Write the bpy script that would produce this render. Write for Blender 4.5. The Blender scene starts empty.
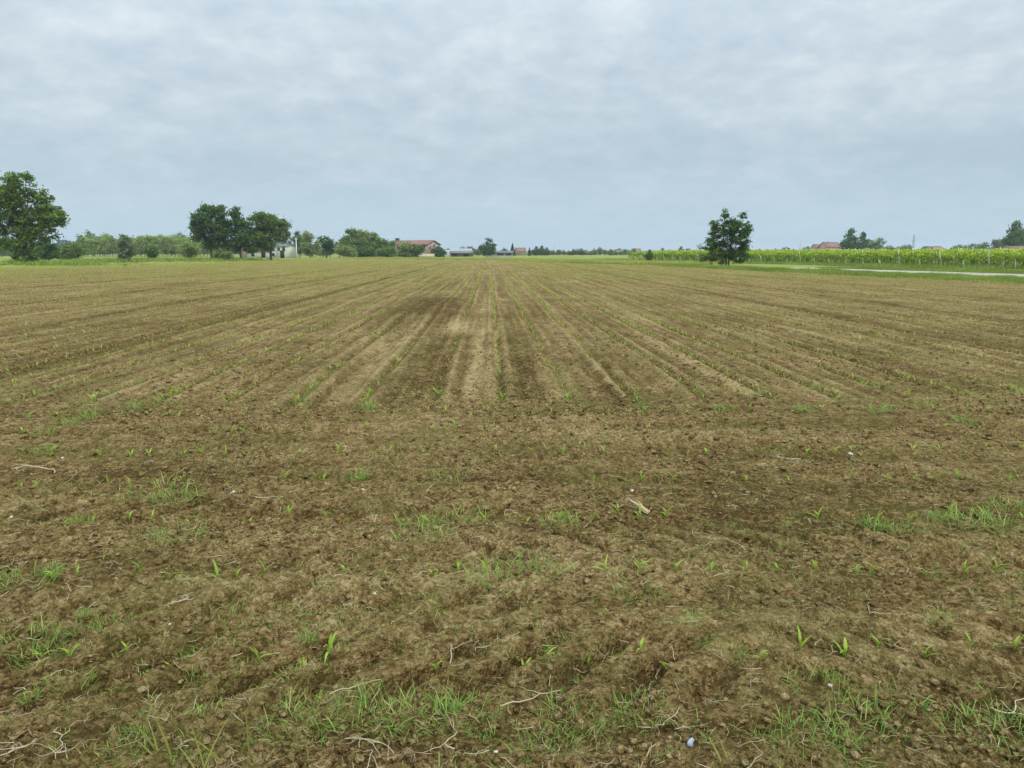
import bpy, math, random
import numpy as np
PI = math.pi
RNG = np.random.default_rng(11)
random.seed(5)
C = bpy.context.scene.collection
SC = bpy.context.scene

# ------------------------------------------------------------------ camera model
F, HZ, CAMZ = 740.0, 252.0, 1.6
PITCH = math.atan((384 - HZ) / F)
YAW = math.radians(1.7)
SP, CP = math.sin(PITCH), math.cos(PITCH)
FW = (math.sin(YAW), math.cos(YAW)); RT = (math.cos(YAW), -math.sin(YAW))

def dist(y):
    """forward ground distance seen at picture row y"""
    return CAMZ / math.tan(PITCH + math.atan((y - 384) / F))

def at(px, d, z=0.0):
    xc = (px - 512) / F * (d * CP + (CAMZ - z) * SP)
    return (RT[0] * xc + FW[0] * d, RT[1] * xc + FW[1] * d)

def gp(px, y):
    return at(px, dist(y))

def topx(X, Y):
    d = X * FW[0] + Y * FW[1]; xc = X * RT[0] + Y * RT[1]
    return 512 + F * xc / (d * CP + CAMZ * SP), d

cam = bpy.data.cameras.new('camera'); cam_o = bpy.data.objects.new('camera', cam); C.objects.link(cam_o)
cam.sensor_width = 36; cam.lens = F / 1024 * 36
cam.clip_start = .05; cam.clip_end = 20000
cam_o.location = (0, 0, CAMZ); cam_o.rotation_euler = (PI / 2 - PITCH, 0, -YAW)
SC.camera = cam_o

# ------------------------------------------------------------------ noise
_pr = np.random.default_rng(3)
PERM = np.concatenate([_pr.permutation(1024)] * 2)
GA = _pr.uniform(0, 2 * PI, 1024); GX, GY = np.cos(GA), np.sin(GA)

def pn(x, y, s=0):
    """2-D gradient noise about -1..1"""
    x = np.asarray(x, float) + s * 17.37; y = np.asarray(y, float) + s * 9.71
    xi = np.floor(x).astype(np.int64); yi = np.floor(y).astype(np.int64)
    xf = x - xi; yf = y - yi
    u = xf * xf * xf * (xf * (xf * 6 - 15) + 10); v = yf * yf * yf * (yf * (yf * 6 - 15) + 10)
    xi &= 1023; yi &= 1023; x1 = (xi + 1) & 1023; y1 = (yi + 1) & 1023
    def g(a, b, dx, dy):
        h = PERM[(PERM[a] + b) & 1023]
        return GX[h] * dx + GY[h] * dy
    a = g(xi, yi, xf, yf); b = g(x1, yi, xf - 1, yf)
    c = g(xi, y1, xf, yf - 1); d = g(x1, y1, xf - 1, yf - 1)
    return 1.5 * ((a + (b - a) * u) * (1 - v) + (c + (d - c) * u) * v)

def ss(e0, e1, x):
    t = np.clip((x - e0) / (e1 - e0), 0, 1); return t * t * (3 - 2 * t)

def bump(x, c, w):
    return np.exp(-((x - c) / w) ** 2)

# ------------------------------------------------------------------ the field: outline, relief, dryness
FIELD = [(-60, -8), (-48, 40), (-45, 66), (-40, 94), (-36.5, 138), (-38, 184), (-16, 168), (2, 146),
         (9, 118), (20, 90), (21.5, 75), (22.8, 60), (25.6, 46), (27, 37), (28, 20), (30, -8)]

def in_poly(X, Y, poly):
    r = np.zeros(X.shape, bool); n = len(poly)
    for i in range(n):
        x0, y0 = poly[i]; x1, y1 = poly[(i + 1) % n]
        c = ((y0 > Y) != (y1 > Y))
        r ^= c & (X < (x1 - x0) * (Y - y0) / ((y1 - y0) if y1 != y0 else 1e-9) + x0)
    return r

ROW0, ROWS = .12, .75
CROSS = [2.72, 3.46, 4.24, 5.0, 5.75, 6.5, 7.25]      # the cross rows of the headland
LANES = [(-4.35, .24, .5), (-1.68, .24, .7), (-.20, .10, 1.0), (.10, .05, 1.25), (.84, .08, .75), (1.62, .10, .85), (2.9, .12, .5), (3.7, .2, .45)]

def headland(X, Y):
    return ss(8.15, 7.55, Y + .25 * pn(X * .5, Y * .5, 4) - .02 * X)

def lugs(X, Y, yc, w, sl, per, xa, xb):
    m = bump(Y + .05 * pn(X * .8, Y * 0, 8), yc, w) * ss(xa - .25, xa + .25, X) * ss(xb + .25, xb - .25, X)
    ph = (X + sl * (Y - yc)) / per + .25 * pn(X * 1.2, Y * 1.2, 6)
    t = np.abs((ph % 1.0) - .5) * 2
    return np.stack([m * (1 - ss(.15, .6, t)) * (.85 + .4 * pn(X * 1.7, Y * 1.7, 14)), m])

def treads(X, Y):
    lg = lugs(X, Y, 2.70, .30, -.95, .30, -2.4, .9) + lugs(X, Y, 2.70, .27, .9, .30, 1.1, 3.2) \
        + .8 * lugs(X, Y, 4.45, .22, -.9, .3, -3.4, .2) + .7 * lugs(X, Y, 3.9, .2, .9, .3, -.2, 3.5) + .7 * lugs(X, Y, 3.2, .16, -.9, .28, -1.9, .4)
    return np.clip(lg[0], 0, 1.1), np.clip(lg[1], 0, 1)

def relief(X, Y):
    """height, dryness (0 moist dark .. 1 pale crust; tread grooves lowered to paint their shade), both in world metres"""
    X = np.asarray(X, float); Y = np.asarray(Y, float)
    r = np.sqrt(X * X + Y * Y)
    hl = headland(X, Y); mf = 1 - hl
    near = ss(30, 9, r)
    vnear = ss(14, 6, r)
    wx = X + .04 * pn(X * 3, Y * 3, 30); wy = Y + .04 * pn(X * 3, Y * 3, 31)
    rough = np.clip(.55 + .75 * pn(X * .55, Y * .55, 1) + .25 * pn(X * 1.6, Y * 1.6, 2), .08, 1.25)
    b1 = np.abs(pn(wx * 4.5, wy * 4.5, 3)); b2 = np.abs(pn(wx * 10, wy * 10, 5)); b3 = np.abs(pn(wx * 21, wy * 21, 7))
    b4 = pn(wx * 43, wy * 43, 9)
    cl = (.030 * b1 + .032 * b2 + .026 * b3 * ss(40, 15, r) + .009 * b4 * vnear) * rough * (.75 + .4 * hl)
    z = cl * (.8 + .2 * near)
    z += .022 * pn(X * .35, Y * .35, 11)
    # rows running away from the camera
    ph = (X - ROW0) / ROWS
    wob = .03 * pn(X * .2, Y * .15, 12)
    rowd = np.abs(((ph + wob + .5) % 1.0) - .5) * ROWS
    st = pn(X * 6.5, Y * .12, 21); st2 = pn(X * 2.0, Y * .05, 22); st3 = pn(X * 14, Y * .25, 23)
    z += mf * (-.030 * bump(rowd, 0, .05) + .022 * bump(rowd, .14, .07) + .022 * st + .014 * st2 + .012 * st3)
    # wheel tracks with tread
    lane = np.zeros_like(X)
    for c, w, a in LANES:
        lane = np.maximum(lane, a * bump(X + .05 * pn(Y * .3, Y * 0 + c, 24), c, w))
    lane_n = lane * ss(40, 10, Y) * mf * np.clip(.65 + .6 * pn(X * 1.1, Y * .45, 26) + .5 * pn(X * 7, Y * 2.2, 98), 0, 1.2)
    z -= .03 * np.minimum(lane_n, 1)
    for c in (-.85, .45, -3.1, 5.2):
        mk = bump(X, c, .22) * mf * ss(22, 9, Y)
        z -= mk * (.02 + .030 * (np.sin((Y + .25 * np.abs(X - c)) / .16 * 2 * PI) > .1))
    for c in (-9.8, -6.4, 8.6, 12.3, -14.5, -21, 17.2, -29):     # tracks farther out
        z -= .045 * mf * bump(X + .1 * pn(Y * .1, Y * 0 + c, 40), c, .22)
    # headland: passes run crosswise
    hs = pn(X * .28, Y * 4.2, 27); hs2 = pn(X * .15, Y * 1.7, 28)
    rc = np.full(X.shape, 9.)
    for c in CROSS: rc = np.minimum(rc, np.abs(Y - c - .03 * pn(X * .4, Y * 0, 29)))
    z += hl * (.020 * hs + .020 * hs2 - .016 * bump(rc, 0, .04) + .010 * bump(rc, .13, .06))
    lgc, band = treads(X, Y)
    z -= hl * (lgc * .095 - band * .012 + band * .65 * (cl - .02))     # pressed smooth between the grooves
    # churned heap left of the middle and a pale scrape across
    hp = np.exp(-((X + 1.75 + .5 * pn(Y * .4, X * .6, 110)) / .85) ** 2 - ((Y - 22) / 4.6) ** 2)
    z += hp * (.07 + .10 * np.abs(pn(X * 2.2, Y * 1.6, 33)))
    dry = .43 + .14 * pn(X * .5, Y * .5, 34) + .10 * pn(X * 1.7, Y * 1.7, 35) + .12 * pn(X * 5, Y * 5, 36)
    dry = dry + hl * (.18 * hs + .13 * hs2 - .05) + mf * (.20 * st + .12 * st2 + .17 * st3)
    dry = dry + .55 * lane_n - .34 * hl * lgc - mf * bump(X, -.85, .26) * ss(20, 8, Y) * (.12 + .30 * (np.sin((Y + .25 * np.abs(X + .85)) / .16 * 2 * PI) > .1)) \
        - .22 * mf * bump(X, .45, .2) * ss(24, 9, Y) - .50 * hp  # the tread groove term paints their shade as darker soil
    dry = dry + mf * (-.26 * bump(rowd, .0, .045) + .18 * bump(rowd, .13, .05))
    for c in (-9.8, -6.4, 8.6, 12.3, -14.5, -21, 17.2, -29):
        dry = dry - .28 * mf * bump(X + .1 * pn(Y * .1, Y * 0 + c, 40), c, .3)
    dry = dry + .42 * np.exp(-((X - .05) / 1.2) ** 2) * bump(Y - .9 * X + 1.5 * pn(X * 1.1, Y * .3, 101), 25.0, .6) * np.clip(.6 + pn(X * 3, Y * .6, 102), 0, 1) \
        + .8 * np.exp(-((X + .75) / .3) ** 2 - ((Y - 16.3) / 1.6) ** 2)
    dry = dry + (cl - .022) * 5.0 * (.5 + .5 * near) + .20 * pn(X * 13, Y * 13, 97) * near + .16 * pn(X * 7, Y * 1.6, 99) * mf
    dry = dry - .12 * ss(2.9, 2.2, Y)
    return z, np.clip(dry, 0, 1)

FARR = 2600.0
def ground_z(X, Y):
    X = np.asarray(X, float); Y = np.asarray(Y, float)
    z, _ = relief(X, Y)
    f = in_poly(X, Y, FIELD)
    return np.where(f, z, .03 + .03 * pn(X * .2, Y * .2, 50) * ss(400, 100, np.hypot(X, Y)))

# ------------------------------------------------------------------ materials
def mat(name):
    m = bpy.data.materials.new(name); m.use_nodes = True
    nt = m.node_tree; b = nt.nodes['Principled BSDF']; b.inputs['Roughness'].default_value = .85
    b.inputs['Specular IOR Level'].default_value = .2
    return m, nt, b

def N(nt, t, **k):
    n = nt.nodes.new(t)
    for a, v in k.items():
        if a.startswith('i_'):
            n.inputs[a[2:].replace('_', ' ')].default_value = v
        else: setattr(n, a, v)
    return n

def ramp(nt, stops):
    r = nt.nodes.new('ShaderNodeValToRGB')
    e = r.color_ramp.elements
    e[0].position = stops[0][0]; e[0].color = (*stops[0][1], 1)
    e[1].position = stops[-1][0]; e[1].color = (*stops[-1][1], 1)
    for p, c in stops[1:-1]:
        x = e.new(p); x.color = (*c, 1)
    return r

def noise(nt, co, scale, detail=4, rough=.6):
    n = N(nt, 'ShaderNodeTexNoise'); n.inputs['Scale'].default_value = scale
    n.inputs['Detail'].default_value = detail; n.inputs['Roughness'].default_value = rough
    nt.links.new(co, n.inputs['Vector']); return n

def math_n(nt, op, a, b):
    n = N(nt, 'ShaderNodeMath', operation=op)
    for i, v in enumerate((a, b)):
        if isinstance(v, (int, float)): n.inputs[i].default_value = v
        else: nt.links.new(v, n.inputs[i])
    return n.outputs[0]

def soil_material():
    m, nt, b = mat('soil')
    L = nt.links.new
    co = N(nt, 'ShaderNodeTexCoord').outputs['Object']
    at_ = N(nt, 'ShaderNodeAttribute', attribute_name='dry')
    n1 = noise(nt, co, 26, 6, .7); n2 = noise(nt, co, 110, 5, .7); n3 = noise(nt, co, 6, 4, .6)
    s = math_n(nt, 'ADD', at_.outputs['Fac'], math_n(nt, 'MULTIPLY', math_n(nt, 'SUBTRACT', n1.outputs[0], .5), 1.0))
    s = math_n(nt, 'ADD', s, math_n(nt, 'MULTIPLY', math_n(nt, 'SUBTRACT', n2.outputs[0], .5), 1.2))
    s = math_n(nt, 'ADD', s, math_n(nt, 'MULTIPLY', math_n(nt, 'SUBTRACT', n3.outputs[0], .5), .28))
    va = N(nt, 'ShaderNodeTexVoronoi'); va.inputs['Scale'].default_value = 62; L(co, va.inputs['Vector'])
    vb = N(nt, 'ShaderNodeTexVoronoi'); vb.inputs['Scale'].default_value = 21; L(co, vb.inputs['Vector'])
    for vv, amp in ((va, .55), (vb, .24)):                # every crumb is a little drier or moister than the next
        sx = N(nt, 'ShaderNodeSeparateColor'); L(vv.outputs['Color'], sx.inputs[0])
        s = math_n(nt, 'ADD', s, math_n(nt, 'MULTIPLY', math_n(nt, 'SUBTRACT', sx.outputs[0], .5), amp))
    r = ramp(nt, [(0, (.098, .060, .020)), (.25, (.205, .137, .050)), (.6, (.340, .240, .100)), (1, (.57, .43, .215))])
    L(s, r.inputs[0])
    # a faint film of green in places
    g = noise(nt, co, 1.1, 5, .65); gr = ramp(nt, [(.46, (0, 0, 0)), (.72, (1, 1, 1))]); L(g.outputs[0], gr.inputs[0])
    mx = N(nt, 'ShaderNodeMix', data_type='RGBA'); mx.inputs[7].default_value = (.18, .18, .05, 1)
    L(math_n(nt, 'MULTIPLY', gr.outputs[0], .42), mx.inputs[0]); L(r.outputs[0], mx.inputs[6])
    L(mx.outputs[2], b.inputs['Base Color'])
    b.inputs['Roughness'].default_value = 1; b.inputs['Specular IOR Level'].default_value = .05
    bp = N(nt, 'ShaderNodeBump'); bp.inputs['Strength'].default_value = 1; bp.inputs['Distance'].default_value = .03
    nw = noise(nt, co, 30, 3, .6); ad = N(nt, 'ShaderNodeVectorMath', operation='MULTIPLY_ADD'); L(nw.outputs['Color'], ad.inputs[0]); ad.inputs[1].default_value = (.02,) * 3; L(co, ad.inputs[2])
    v1 = N(nt, 'ShaderNodeTexVoronoi'); v1.inputs['Scale'].default_value = 38; v1.inputs['Detail'].default_value = 2.5; v1.inputs['Roughness'].default_value = .6; L(ad.outputs[0], v1.inputs['Vector'])
    hgt = math_n(nt, 'ADD', n1.outputs[0], math_n(nt, 'MULTIPLY', n2.outputs[0], .5))
    L(math_n(nt, 'ADD', hgt, math_n(nt, 'MULTIPLY', v1.outputs['Distance'], -1.0)), bp.inputs['Height'])
    L(bp.outputs[0], b.inputs['Normal'])
    return m

def grass_ground_material():
    m, nt, b = mat('grass_ground')
    L = nt.links.new
    co = N(nt, 'ShaderNodeTexCoord').outputs['Object']
    n1 = noise(nt, co, .06, 5, .6); n2 = noise(nt, co, 1.5, 5, .7)
    s = math_n(nt, 'ADD', math_n(nt, 'MULTIPLY', n1.outputs[0], .6), math_n(nt, 'MULTIPLY', n2.outputs[0], .4))
    r = ramp(nt, [(.3, (.14, .17, .032)), (.5, (.21, .24, .055)), (.7, (.31, .32, .09))])
    L(s, r.inputs[0]); L(r.outputs[0], b.inputs['Base Color'])
    b.inputs['Roughness'].default_value = 1; b.inputs['Specular IOR Level'].default_value = .05
    return m

def leaf_material(name, stops, trans=.25):
    """foliage: each leaf has its own tint"""
    m, nt, b = mat(name)
    L = nt.links.new
    a = N(nt, 'ShaderNodeAttribute', attribute_name='tint')
    r = ramp(nt, stops); L(a.outputs['Fac'], r.inputs[0]); L(r.outputs[0], b.inputs['Base Color'])
    b.inputs['Roughness'].default_value = .6; b.inputs['Specular IOR Level'].default_value = .25
    t = N(nt, 'ShaderNodeBsdfTranslucent'); L(r.outputs[0], t.inputs['Color'])
    mx = N(nt, 'ShaderNodeMixShader'); mx.inputs[0].default_value = trans
    L(b.outputs[0], mx.inputs[1]); L(t.outputs[0], mx.inputs[2])
    L(mx.outputs[0], nt.nodes['Material Output'].inputs['Surface'])
    return m

def plain(name, c, var=.25, scale=3, rough=.85):
    m, nt, b = mat(name)
    L = nt.links.new
    co = N(nt, 'ShaderNodeTexCoord').outputs['Object']
    n = noise(nt, co, scale, 6, .65)
    r = ramp(nt, [(.3, tuple(x * (1 - var) for x in c)), (.7, tuple(min(1, x * (1 + var)) for x in c))])
    L(n.outputs[0], r.inputs[0]); L(r.outputs[0], b.inputs['Base Color']); b.inputs['Roughness'].default_value = rough
    return m

def brick_material():
    m, nt, b = mat('brick')
    L = nt.links.new
    co = N(nt, 'ShaderNodeTexCoord').outputs['Object']
    bk = N(nt, 'ShaderNodeTexBrick'); bk.inputs['Scale'].default_value = 4
    bk.inputs['Color1'].default_value = (.34, .17, .12, 1); bk.inputs['Color2'].default_value = (.26, .13, .10, 1); bk.inputs['Mortar'].default_value = (.42, .36, .30, 1)
    L(co, bk.inputs['Vector'])
    n = noise(nt, co, .8, 5, .65)
    r = ramp(nt, [(.45, (0, 0, 0)), (.62, (1, 1, 1))]); L(n.outputs[0], r.inputs[0])
    mx = N(nt, 'ShaderNodeMix', data_type='RGBA'); mx.inputs[7].default_value = (.46, .38, .32, 1)
    L(math_n(nt, 'MULTIPLY', r.outputs[0], .6), mx.inputs[0]); L(bk.outputs[0], mx.inputs[6]); L(mx.outputs[2], b.inputs['Base Color'])
    return m

def tile_material(name, c1, c2):
    m, nt, b = mat(name)
    L = nt.links.new
    co = N(nt, 'ShaderNodeTexCoord').outputs['Object']
    w = N(nt, 'ShaderNodeTexWave', bands_direction='X'); w.inputs['Scale'].default_value = 2.2; w.inputs['Distortion'].default_value = .6
    L(co, w.inputs['Vector'])
    n = noise(nt, co, .9, 6, .7)
    s = math_n(nt, 'ADD', math_n(nt, 'MULTIPLY', w.outputs[0], .25), math_n(nt, 'MULTIPLY', n.outputs[0], .8))
    r = ramp(nt, [(.3, c1), (.75, c2)]); L(s, r.inputs[0]); L(r.outputs[0], b.inputs['Base Color'])
    return m

M = dict(
    soil=soil_material(), ground=grass_ground_material(),
    oak=leaf_material('oak_leaves', [(0, (.060, .115, .016)), (.5, (.135, .22, .026)), (1, (.27, .36, .05))], .4),
    dark=leaf_material('dark_leaves', [(0, (.036, .085, .020)), (.5, (.085, .165, .028)), (1, (.18, .27, .045))], .4),
    mid=leaf_material('mid_leaves', [(0, (.085, .155, .030)), (.5, (.165, .245, .05)), (1, (.27, .35, .08))], .35),
    light=leaf_material('light_leaves', [(0, (.16, .225, .055)), (.5, (.25, .32, .085)), (1, (.35, .41, .13))], .35),
    poplar=leaf_material('poplar_leaves', [(0, (.22, .31, .065)), (.5, (.35, .45, .10)), (1, (.47, .56, .15))], .45),
    grey=leaf_material('grey_leaves', [(0, (.11, .165, .075)), (.5, (.18, .24, .11)), (1, (.27, .33, .16))], .35),
    vine=leaf_material('vine_leaves', [(0, (.10, .18, .014)), (.45, (.30, .43, .025)), (1, (.60, .68, .08))], .4),
    maize=leaf_material('maize_leaves', [(0, (.16, .28, .025)), (.5, (.27, .42, .045)), (1, (.46, .55, .09))], .35),
    maizefar=leaf_material('far_maize_leaves', [(0, (.25, .32, .055)), (.5, (.35, .42, .075)), (1, (.50, .52, .13))], .35),
    weed=leaf_material('weed_blades', [(0, (.10, .20, .035)), (.45, (.20, .34, .06)), (.75, (.33, .46, .085)), (1, (.52, .45, .18))], .35),
    verge=leaf_material('verge_blades', [(0, (.13, .20, .028)), (.5, (.22, .30, .042)), (1, (.38, .41, .10))], .35),
    meadow=leaf_material('meadow_blades', [(0, (.24, .28, .05)), (.5, (.36, .38, .075)), (1, (.50, .48, .12))], .35),
    stalk=leaf_material('grass_stalks', [(0, (.14, .17, .025)), (.5, (.20, .22, .035)), (1, (.30, .28, .07))], .3),
    straw=leaf_material('straw', [(0, (.24, .175, .09)), (.5, (.38, .29, .16)), (1, (.62, .53, .36))], .1),
    bark=plain('bark', (.085, .068, .05), .35, 4),
    clod=plain('clod_soil', (.140, .098, .054), .55, 40, 1),
    stone=plain('pale_stone', (.50, .46, .39), .15, 30), white=plain('white_plaster', (.74, .73, .70), .08, .5),
    pink=plain('pink_plaster', (.58, .38, .27), .12, .5), cream=plain('cream_plaster', (.60, .52, .40), .12, .5),
    brick=brick_material(), tile=tile_material('clay_tiles', (.17, .105, .082), (.30, .19, .15)),
    barntile=tile_material('barn_tiles', (.16, .085, .06), (.30, .165, .115)),
    oldtile=tile_material('old_tiles', (.16, .11, .095), (.34, .22, .18)), greytile=tile_material('grey_sheet', (.12, .13, .13), (.21, .22, .22)),
    dark_void=plain('dark_interior', (.02, .018, .016), .2), glass=plain('window_glass', (.04, .05, .06), .2, 1, .15),
    wood=plain('old_wood', (.20, .15, .10), .3, 5), post=plain('pale_post', (.58, .56, .51), .2, 6), metal=plain('grey_metal', (.30, .32, .34), .15, 3, .5),
    gravel=plain('pale_gravel', (.36, .33, .26), .25, 2.5, 1), film=plain('greenhouse_film', (.30, .33, .32), .1, 1, .4),
    plastic=plain('blue_grey_plastic', (.30, .33, .39), .3, 60, .3), paint=plain('white_paint', (.78, .78, .76), .06, 4, .5), hill=plain('far_ground', (.09, .12, .05), .2, .01),
)
# ------------------------------------------------------------------ mesh plumbing
def mesh(name, V, faces, m, attrs=None, smooth=False):
    """faces: list of (k, n) index arrays"""
    me = bpy.data.meshes.new(name)
    V = np.asarray(V, np.float32)
    if isinstance(faces, np.ndarray): faces = [faces]
    faces = [np.asarray(f, np.int32) for f in faces if len(f)]
    me.vertices.add(len(V)); me.vertices.foreach_set('co', V.ravel())
    nl = sum(f.size for f in faces); npoly = sum(len(f) for f in faces)
    me.loops.add(nl); me.polygons.add(npoly)
    me.loops.foreach_set('vertex_index', np.concatenate([f.ravel() for f in faces]))
    tot = np.concatenate([np.full(len(f), f.shape[1], np.int32) for f in faces])
    me.polygons.foreach_set('loop_start', np.concatenate([[0], np.cumsum(tot)[:-1]]).astype(np.int32))
    me.polygons.foreach_set('loop_total', tot)
    if smooth: me.polygons.foreach_set('use_smooth', np.ones(npoly, bool))
    for k, v in (attrs or {}).items():
        a = me.attributes.new(k, 'FLOAT', 'POINT'); a.data.foreach_set('value', np.asarray(v, np.float32))
    me.update(calc_edges=True)
    me.materials.append(m)
    return me

def link(name, data, parent=None, loc=(0, 0, 0), rot=0, scale=1):
    o = bpy.data.objects.new(name, data); C.objects.link(o); o.parent = parent
    o.location = loc; o.rotation_euler = (0, 0, rot) if not isinstance(rot, tuple) else rot
    o.scale = (scale,) * 3 if not isinstance(scale, tuple) else scale
    return o

def tag(o, label=None, cat=None, group=None, kind=None):
    if label: o['label'] = label
    if cat: o['category'] = cat
    if group: o['group'] = group
    if kind: o['kind'] = kind
    return o

def thing(name, label, cat, loc, rot=0, group=None):
    return tag(link(name, None, None, loc, rot), label, cat, group)

def dup(o, loc=None, rot=None, scale=None, label=None, group=None):
    r = o.copy(); C.objects.link(r)
    if loc is not None: r.location = loc
    if rot is not None: r.rotation_euler = (0, 0, rot)
    if scale is not None: r.scale = (scale,) * 3 if not isinstance(scale, tuple) else scale
    if label: r['label'] = label
    if group: r['group'] = group
    for ch in list(o.children):
        c = ch.copy(); C.objects.link(c); c.parent = r
    return r

class MB:
    """collects simple solids into one mesh"""
    def __init__(s): s.v = []; s.q = []; s.t = []; s.n = 0
    def add(s, V, q=(), t=()):
        s.v.append(np.asarray(V, float))
        s.q += [[i + s.n for i in f] for f in q]; s.t += [[i + s.n for i in f] for f in t]; s.n += len(V); return s
    def box(s, x0, x1, y0, y1, z0, z1):
        V = [(x, y, z) for z in (z0, z1) for y in (y0, y1) for x in (x0, x1)]
        return s.add(V, [(0, 2, 3, 1), (4, 5, 7, 6), (0, 1, 5, 4), (2, 6, 7, 3), (0, 4, 6, 2), (1, 3, 7, 5)])
    def tube(s, P, R, n=6, cap=True):
        P = np.asarray(P, float); k = len(P)
        if np.isscalar(R): R = [R] * k
        V = []
        for i in range(k):
            t = P[min(i + 1, k - 1)] - P[max(i - 1, 0)]; t /= np.linalg.norm(t) + 1e-9
            u = np.cross(t, (0, 0, 1) if abs(t[2]) < .9 else (1, 0, 0)); u /= np.linalg.norm(u); w = np.cross(t, u)
            for j in range(n):
                a = 2 * PI * j / n; V.append(P[i] + R[i] * (math.cos(a) * u + math.sin(a) * w))
        q = [(i * n + j, i * n + (j + 1) % n, (i + 1) * n + (j + 1) % n, (i + 1) * n + j) for i in range(k - 1) for j in range(n)]
        t = []
        if cap:
            V += [P[0], P[-1]]; a, b = k * n, k * n + 1
            t = [(a, (j + 1) % n, j) for j in range(n)] + [(b, (k - 1) * n + j, (k - 1) * n + (j + 1) % n) for j in range(n)]
        return s.add(V, q, t)
    def data(s, name, m, smooth=False, tint=None):
        f = [np.array(x) for x in (s.q, s.t) if x]
        V = np.concatenate(s.v)
        return mesh(name, V, f, m, {'tint': np.full(len(V), tint)} if tint is not None else None, smooth)
    def build(s, name, m, parent=None, smooth=False, tint=None):
        return link(name, s.data(name, m, smooth, tint), parent)

def place_many(tmpl, X, Y, Z, rot, sc, tint=None, tilt=None):
    """many copies of (V, faces, tint) merged to arrays"""
    V, Fc, T = tmpl; n = len(X); c, s = np.cos(rot), np.sin(rot)
    W = np.empty((n, len(V), 3))
    W[:, :, 0] = (V[None, :, 0] * c[:, None] - V[None, :, 1] * s[:, None]) * sc[:, None] + X[:, None]
    W[:, :, 1] = (V[None, :, 0] * s[:, None] + V[None, :, 1] * c[:, None]) * sc[:, None] + Y[:, None]
    W[:, :, 2] = V[None, :, 2] * sc[:, None] + Z[:, None]
    fs = [(f[None] + (np.arange(n) * len(V))[:, None, None]).reshape(-1, f.shape[1]) for f in Fc]
    tt = np.clip(T[None] + (0 if tint is None else tint[:, None]), 0, 1) * np.ones((n, 1))
    return W.reshape(-1, 3), fs, tt.ravel()

def merge(parts):
    """list of (V, [faces], tint) -> one"""
    Vs, Ts, by, n = [], [], {}, 0
    for V, fs, t in parts:
        for f in fs: by.setdefault(f.shape[1], []).append(f + n)
        Vs.append(V); Ts.append(t); n += len(V)
    return np.concatenate(Vs), [np.concatenate(x) for x in by.values()], np.concatenate(Ts)

def blade(L, w, lean, bend, az, base=(0, 0), segs=3, twist=0.0, t=.5, up=0.0):
    """one curved tapering blade; az = direction it leans to"""
    V = []; x = 0; z = up; a = lean
    px, py = math.cos(az + PI / 2 + twist), math.sin(az + PI / 2 + twist)
    for i in range(segs + 1):
        f = i / segs; ww = w * .5 * (1 - f) ** .6 * (1 if i else .6) if i < segs else w * .04
        cx, cy = base[0] + x * math.cos(az), base[1] + x * math.sin(az)
        V += [(cx - px * ww, cy - py * ww, z), (cx + px * ww, cy + py * ww, z)]
        x += L / segs * math.sin(a); z += L / segs * math.cos(a); a += bend / segs
    Fq = np.array([(2 * i, 2 * i + 1, 2 * i + 3, 2 * i + 2) for i in range(segs)])
    return np.array(V), [Fq], np.full(len(V), t)

# ------------------------------------------------------------------ ground sheet (field soil and the land around it)
fine = np.arange(-.86, .8601, .0019)
coarse = np.linspace(.86, 2 * PI - .86, 60)[1:-1]
TH = np.concatenate([fine, coarse])
rr = [.02, .2, .5, .8, 1.1]
while rr[-1] < FARR:
    r = rr[-1]
    rr.append(r * (1.0036 if r < 9 else 1.0062 if r < 190 else 1.03) + (.0 if r > 1.3 else .05))
RR = np.array(rr); nt_, nr_ = len(TH), len(RR)
GXX = RR[:, None] * np.sin(TH + YAW)[None]; GYY = RR[:, None] * np.cos(TH + YAW)[None]
gx, gy = GXX.ravel(), GYY.ravel()
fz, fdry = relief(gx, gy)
fin = in_poly(gx, gy, FIELD)
gz = np.where(fin, fz, .03 + .03 * pn(gx * .2, gy * .2, 50) * ss(400, 100, np.hypot(gx, gy)))
i0 = (np.arange(nr_ - 1)[:, None] * nt_ + np.arange(nt_)[None]); i1 = (np.arange(nr_ - 1)[:, None] * nt_ + (np.arange(nt_) + 1)[None] % nt_)
quads = np.stack([i0, i0 + nt_, i1 + nt_, i1], -1).reshape(-1, 4)[:, ::-1]
GV = np.stack([gx, gy, gz], 1)
fq = fin[quads].sum(1) >= 2
def sub(name, q, m, smooth=True):
    u, inv = np.unique(q, return_inverse=True)
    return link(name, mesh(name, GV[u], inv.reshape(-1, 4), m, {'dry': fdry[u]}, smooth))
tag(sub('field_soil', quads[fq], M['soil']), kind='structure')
tag(sub('ground', quads[~fq], M['ground']), kind='structure')

# farm track on the right
tp = [gp(1180, 281.5), gp(1024, 274.3), gp(910, 270.9), gp(816, 268.1), gp(790, 267.2)]
tp = [(x * .9, y * .9) for x, y in tp]
TV, TQ = [], []
pts = []
for i in range(len(tp) - 1):
    for k in range(12):
        f = k / 12; pts.append((tp[i][0] * (1 - f) + tp[i + 1][0] * f, tp[i][1] * (1 - f) + tp[i + 1][1] * f))
pts = np.array(pts)
for i, p in enumerate(pts):
    t = pts[min(i + 1, len(pts) - 1)] - pts[max(i - 1, 0)]; t /= np.linalg.norm(t); nrm = np.array([t[1], -t[0]])
    wl = (.34 + .10 * math.sin(i * 1.7) + .15 * random.random()) * min(1, (len(pts) - i) / 22 + .15)
    for s in (-1, -.8, .8, 1):
        q = p + nrm * (s * wl if abs(s) < 1 else s * (wl * .5 + .5)); TV.append((q[0], q[1], (.16 if abs(s) < 1 else .0)))
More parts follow.
